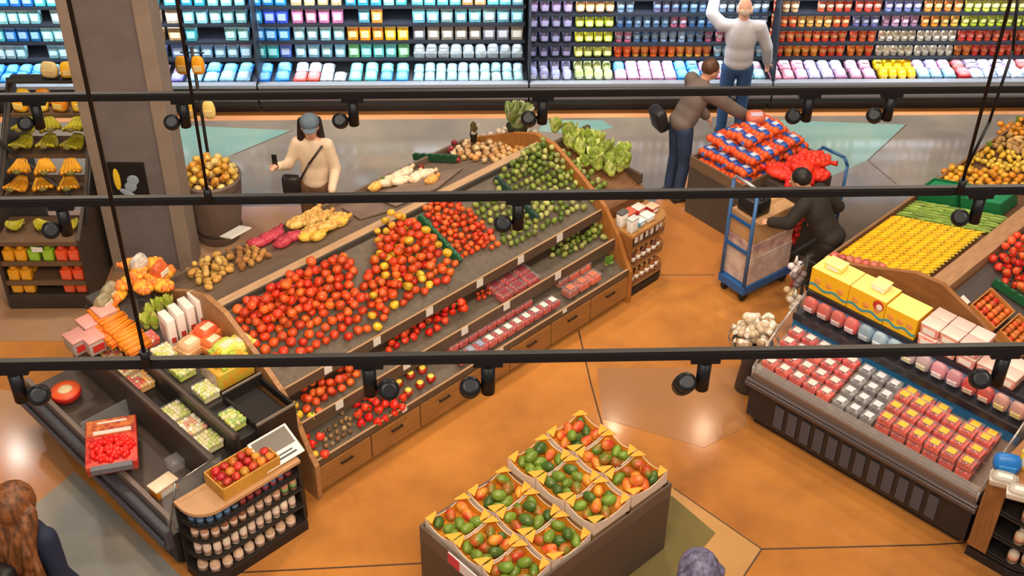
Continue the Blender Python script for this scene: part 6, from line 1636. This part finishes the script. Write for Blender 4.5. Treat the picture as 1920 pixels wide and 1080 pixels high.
        he = [(H((s * .043, -.018, -.005)), S(.01, .03, .028), hr) for s in (-1, 1)] + [(H((0, -.046, -.012)), S(.036, .014, .028), hr)]
        obj('hair', blob([], he, [M(hair, .6)], .008, 2), t)
    if cap:
        mb = MB(); mb.ell(H((0, -.004, .03)), S(.057, .064, .05), 16, 9, 0, hr, fn=lambda q: V((q.x, q.y, max(q.z, -.012 * k))))
        mb.ell(H((0, .062, .022)), S(.042, .036, .006), 14, 6, 0, hr)
        obj('cap', mb.mesh(M(cap, .8, noise=.2, nscale=20)), t)
    return t, J, H

# woman in the grey cap behind the long display
t, J, Hh = person('woman in a grey cap and cream sweater standing with a phone behind the display', (-1.90, 10.28, 0), math.pi * .97, 1.62, slim=.78,
    P=dict(shL=(-.088, 0, .805), shR=(.088, 0, .805), elL=(-.13, .0, .65), wrL=(-.12, .10, .56), elR=(.145, .03, .67), wrR=(.17, .15, .73)), top=(232, 206, 178), legs=(110, 76, 50), hair=(36, 24, 20), hairlen=.10, cap=(96, 110, 124), head_turn=(.25, -.15), jacket=.8)
mb = MB(); q = J['wrR'] + V((.01, .06, .02)); mb.add([(a + q) for a in [V(v) for v in rbox_mb(.05, .012, .14, .004, 1)[0]]], rbox_mb(.05, .012, .14, .004, 1)[1], 0)
tag(obj('phone', mb.mesh(M((26, 24, 30), .3)), None, t.location, (0, 0, t.rotation_euler.z)), 'dark phone held up by the woman in the grey cap', 'phone')
mb = MB(); mb.tube([J['shL'] + V((.02, .10, .04)), J['chest'] + V((0, .165, 0)), J['waist'] + V((.11, .14, -.02)), J['pel'] + V((.19, .06, .05))], .011, 6)
obj('strap', mb.mesh(M((50, 36, 32), .5)), t)
mb = MB(); mb.add(*rbox_mb(.17, .09, .2, .03, 2), 0, True)
tag(obj('shoulder_bag', mb.mesh(M((38, 30, 32), .5)), None, t.matrix_basis @ (J['pel'] + V((.215, .1, -.06))), (0, 0, t.rotation_euler.z)), 'dark shoulder bag at the hip of the woman in the grey cap', 'bag')
# bald man reaching into the chilled wall
person('bald man in a white sweatshirt and jeans reaching into the chilled wall', (2.50, 12.80, 0), -.05, 1.72, slim=.85,
    P=dict(shL=(-.13, .02, .80), elL=(-.20, .06, .86), wrL=(-.17, .17, .97), elR=(.175, .02, .66), wrR=(.20, .08, .53)), top=(190, 184, 188), legs=(42, 74, 118), hair=(206, 180, 160), bald=True, jacket=1.6, belly=.0, skin=(222, 164, 136), head_turn=(0, -.1))
# woman bending over the bin of oranges
t2, J2, _ = person('woman in a grey jacket bending over the orange bags with an outstretched arm', (1.74, 11.50, 0), -1.15, 1.64, lean=.42, slim=.82,
    P=dict(elR=(.14, .32, .63), wrR=(.12, .45, .54), elL=(-.14, .16, .60), wrL=(-.10, .24, .50)), top=(120, 104, 96), legs=(48, 66, 100), hair=(96, 60, 38), jacket=1.9, skin=(222, 160, 130))
mb = MB(); mb.add(*rbox_mb(.22, .13, .26, .04, 2), 0, True)
tag(obj('shoulder_bag', mb.mesh(M((34, 32, 36), .5)), None, t2.matrix_basis @ V((-.13, -.16, .80)), (.3, 0, t2.rotation_euler.z)), 'black bag on the back of the woman bending over the orange bags', 'bag')
# worker stooping by the cart
person('worker in black clothes stooping between the blue cart and the berry case', (2.90, 9.44, 0), .95, 1.60, lean=.62, slim=.85,
    P=dict(elL=(-.18, .20, .66), wrL=(-.18, .30, .63), elR=(.19, .06, .64), wrR=(.17, .16, .54), knL=(-.06, .06, .29), knR=(.06, .05, .29)), top=(40, 32, 28), legs=(36, 30, 28), hair=(26, 22, 22), jacket=1.4, skin=(206, 150, 116))
# shopper with long hair at the lower left
t3, J3, H3 = person('shopper with long wavy brown hair and a navy jacket at the lower left', (-3.05, 5.36, 0), -.35, 1.70, hairscale=1.5, top=(26, 38, 66), legs=(40, 40, 50), hair=(84, 50, 26), hairlen=.21, jacket=1.6, skin=(220, 160, 130))
mb = MB(); mb.add(*rbox_mb(.30, .13, .34, .05, 3), 0, True); mb.box(-.12, -.07, .05, .12, -.065, .06, 1)
tag(obj('backpack', mb.mesh(M((20, 20, 22), .5), M((196, 170, 130), .5)), None, t3.matrix_basis @ (J3['chest'] + V((0, -.29, -.22))), (0, 0, t3.rotation_euler.z)), 'black backpack with a tan edge on the shopper with brown hair', 'backpack')
# head of the shopper at the lower edge
person('shopper with dark blue grey hair seen from above beside the mango stand', (1.12, 4.92, 0), .2, 1.68, hairscale=1.4, top=(50, 52, 64), legs=(50, 50, 56), hair=(70, 68, 88), hairlen=.05, jacket=1.5, skin=(214, 160, 130))
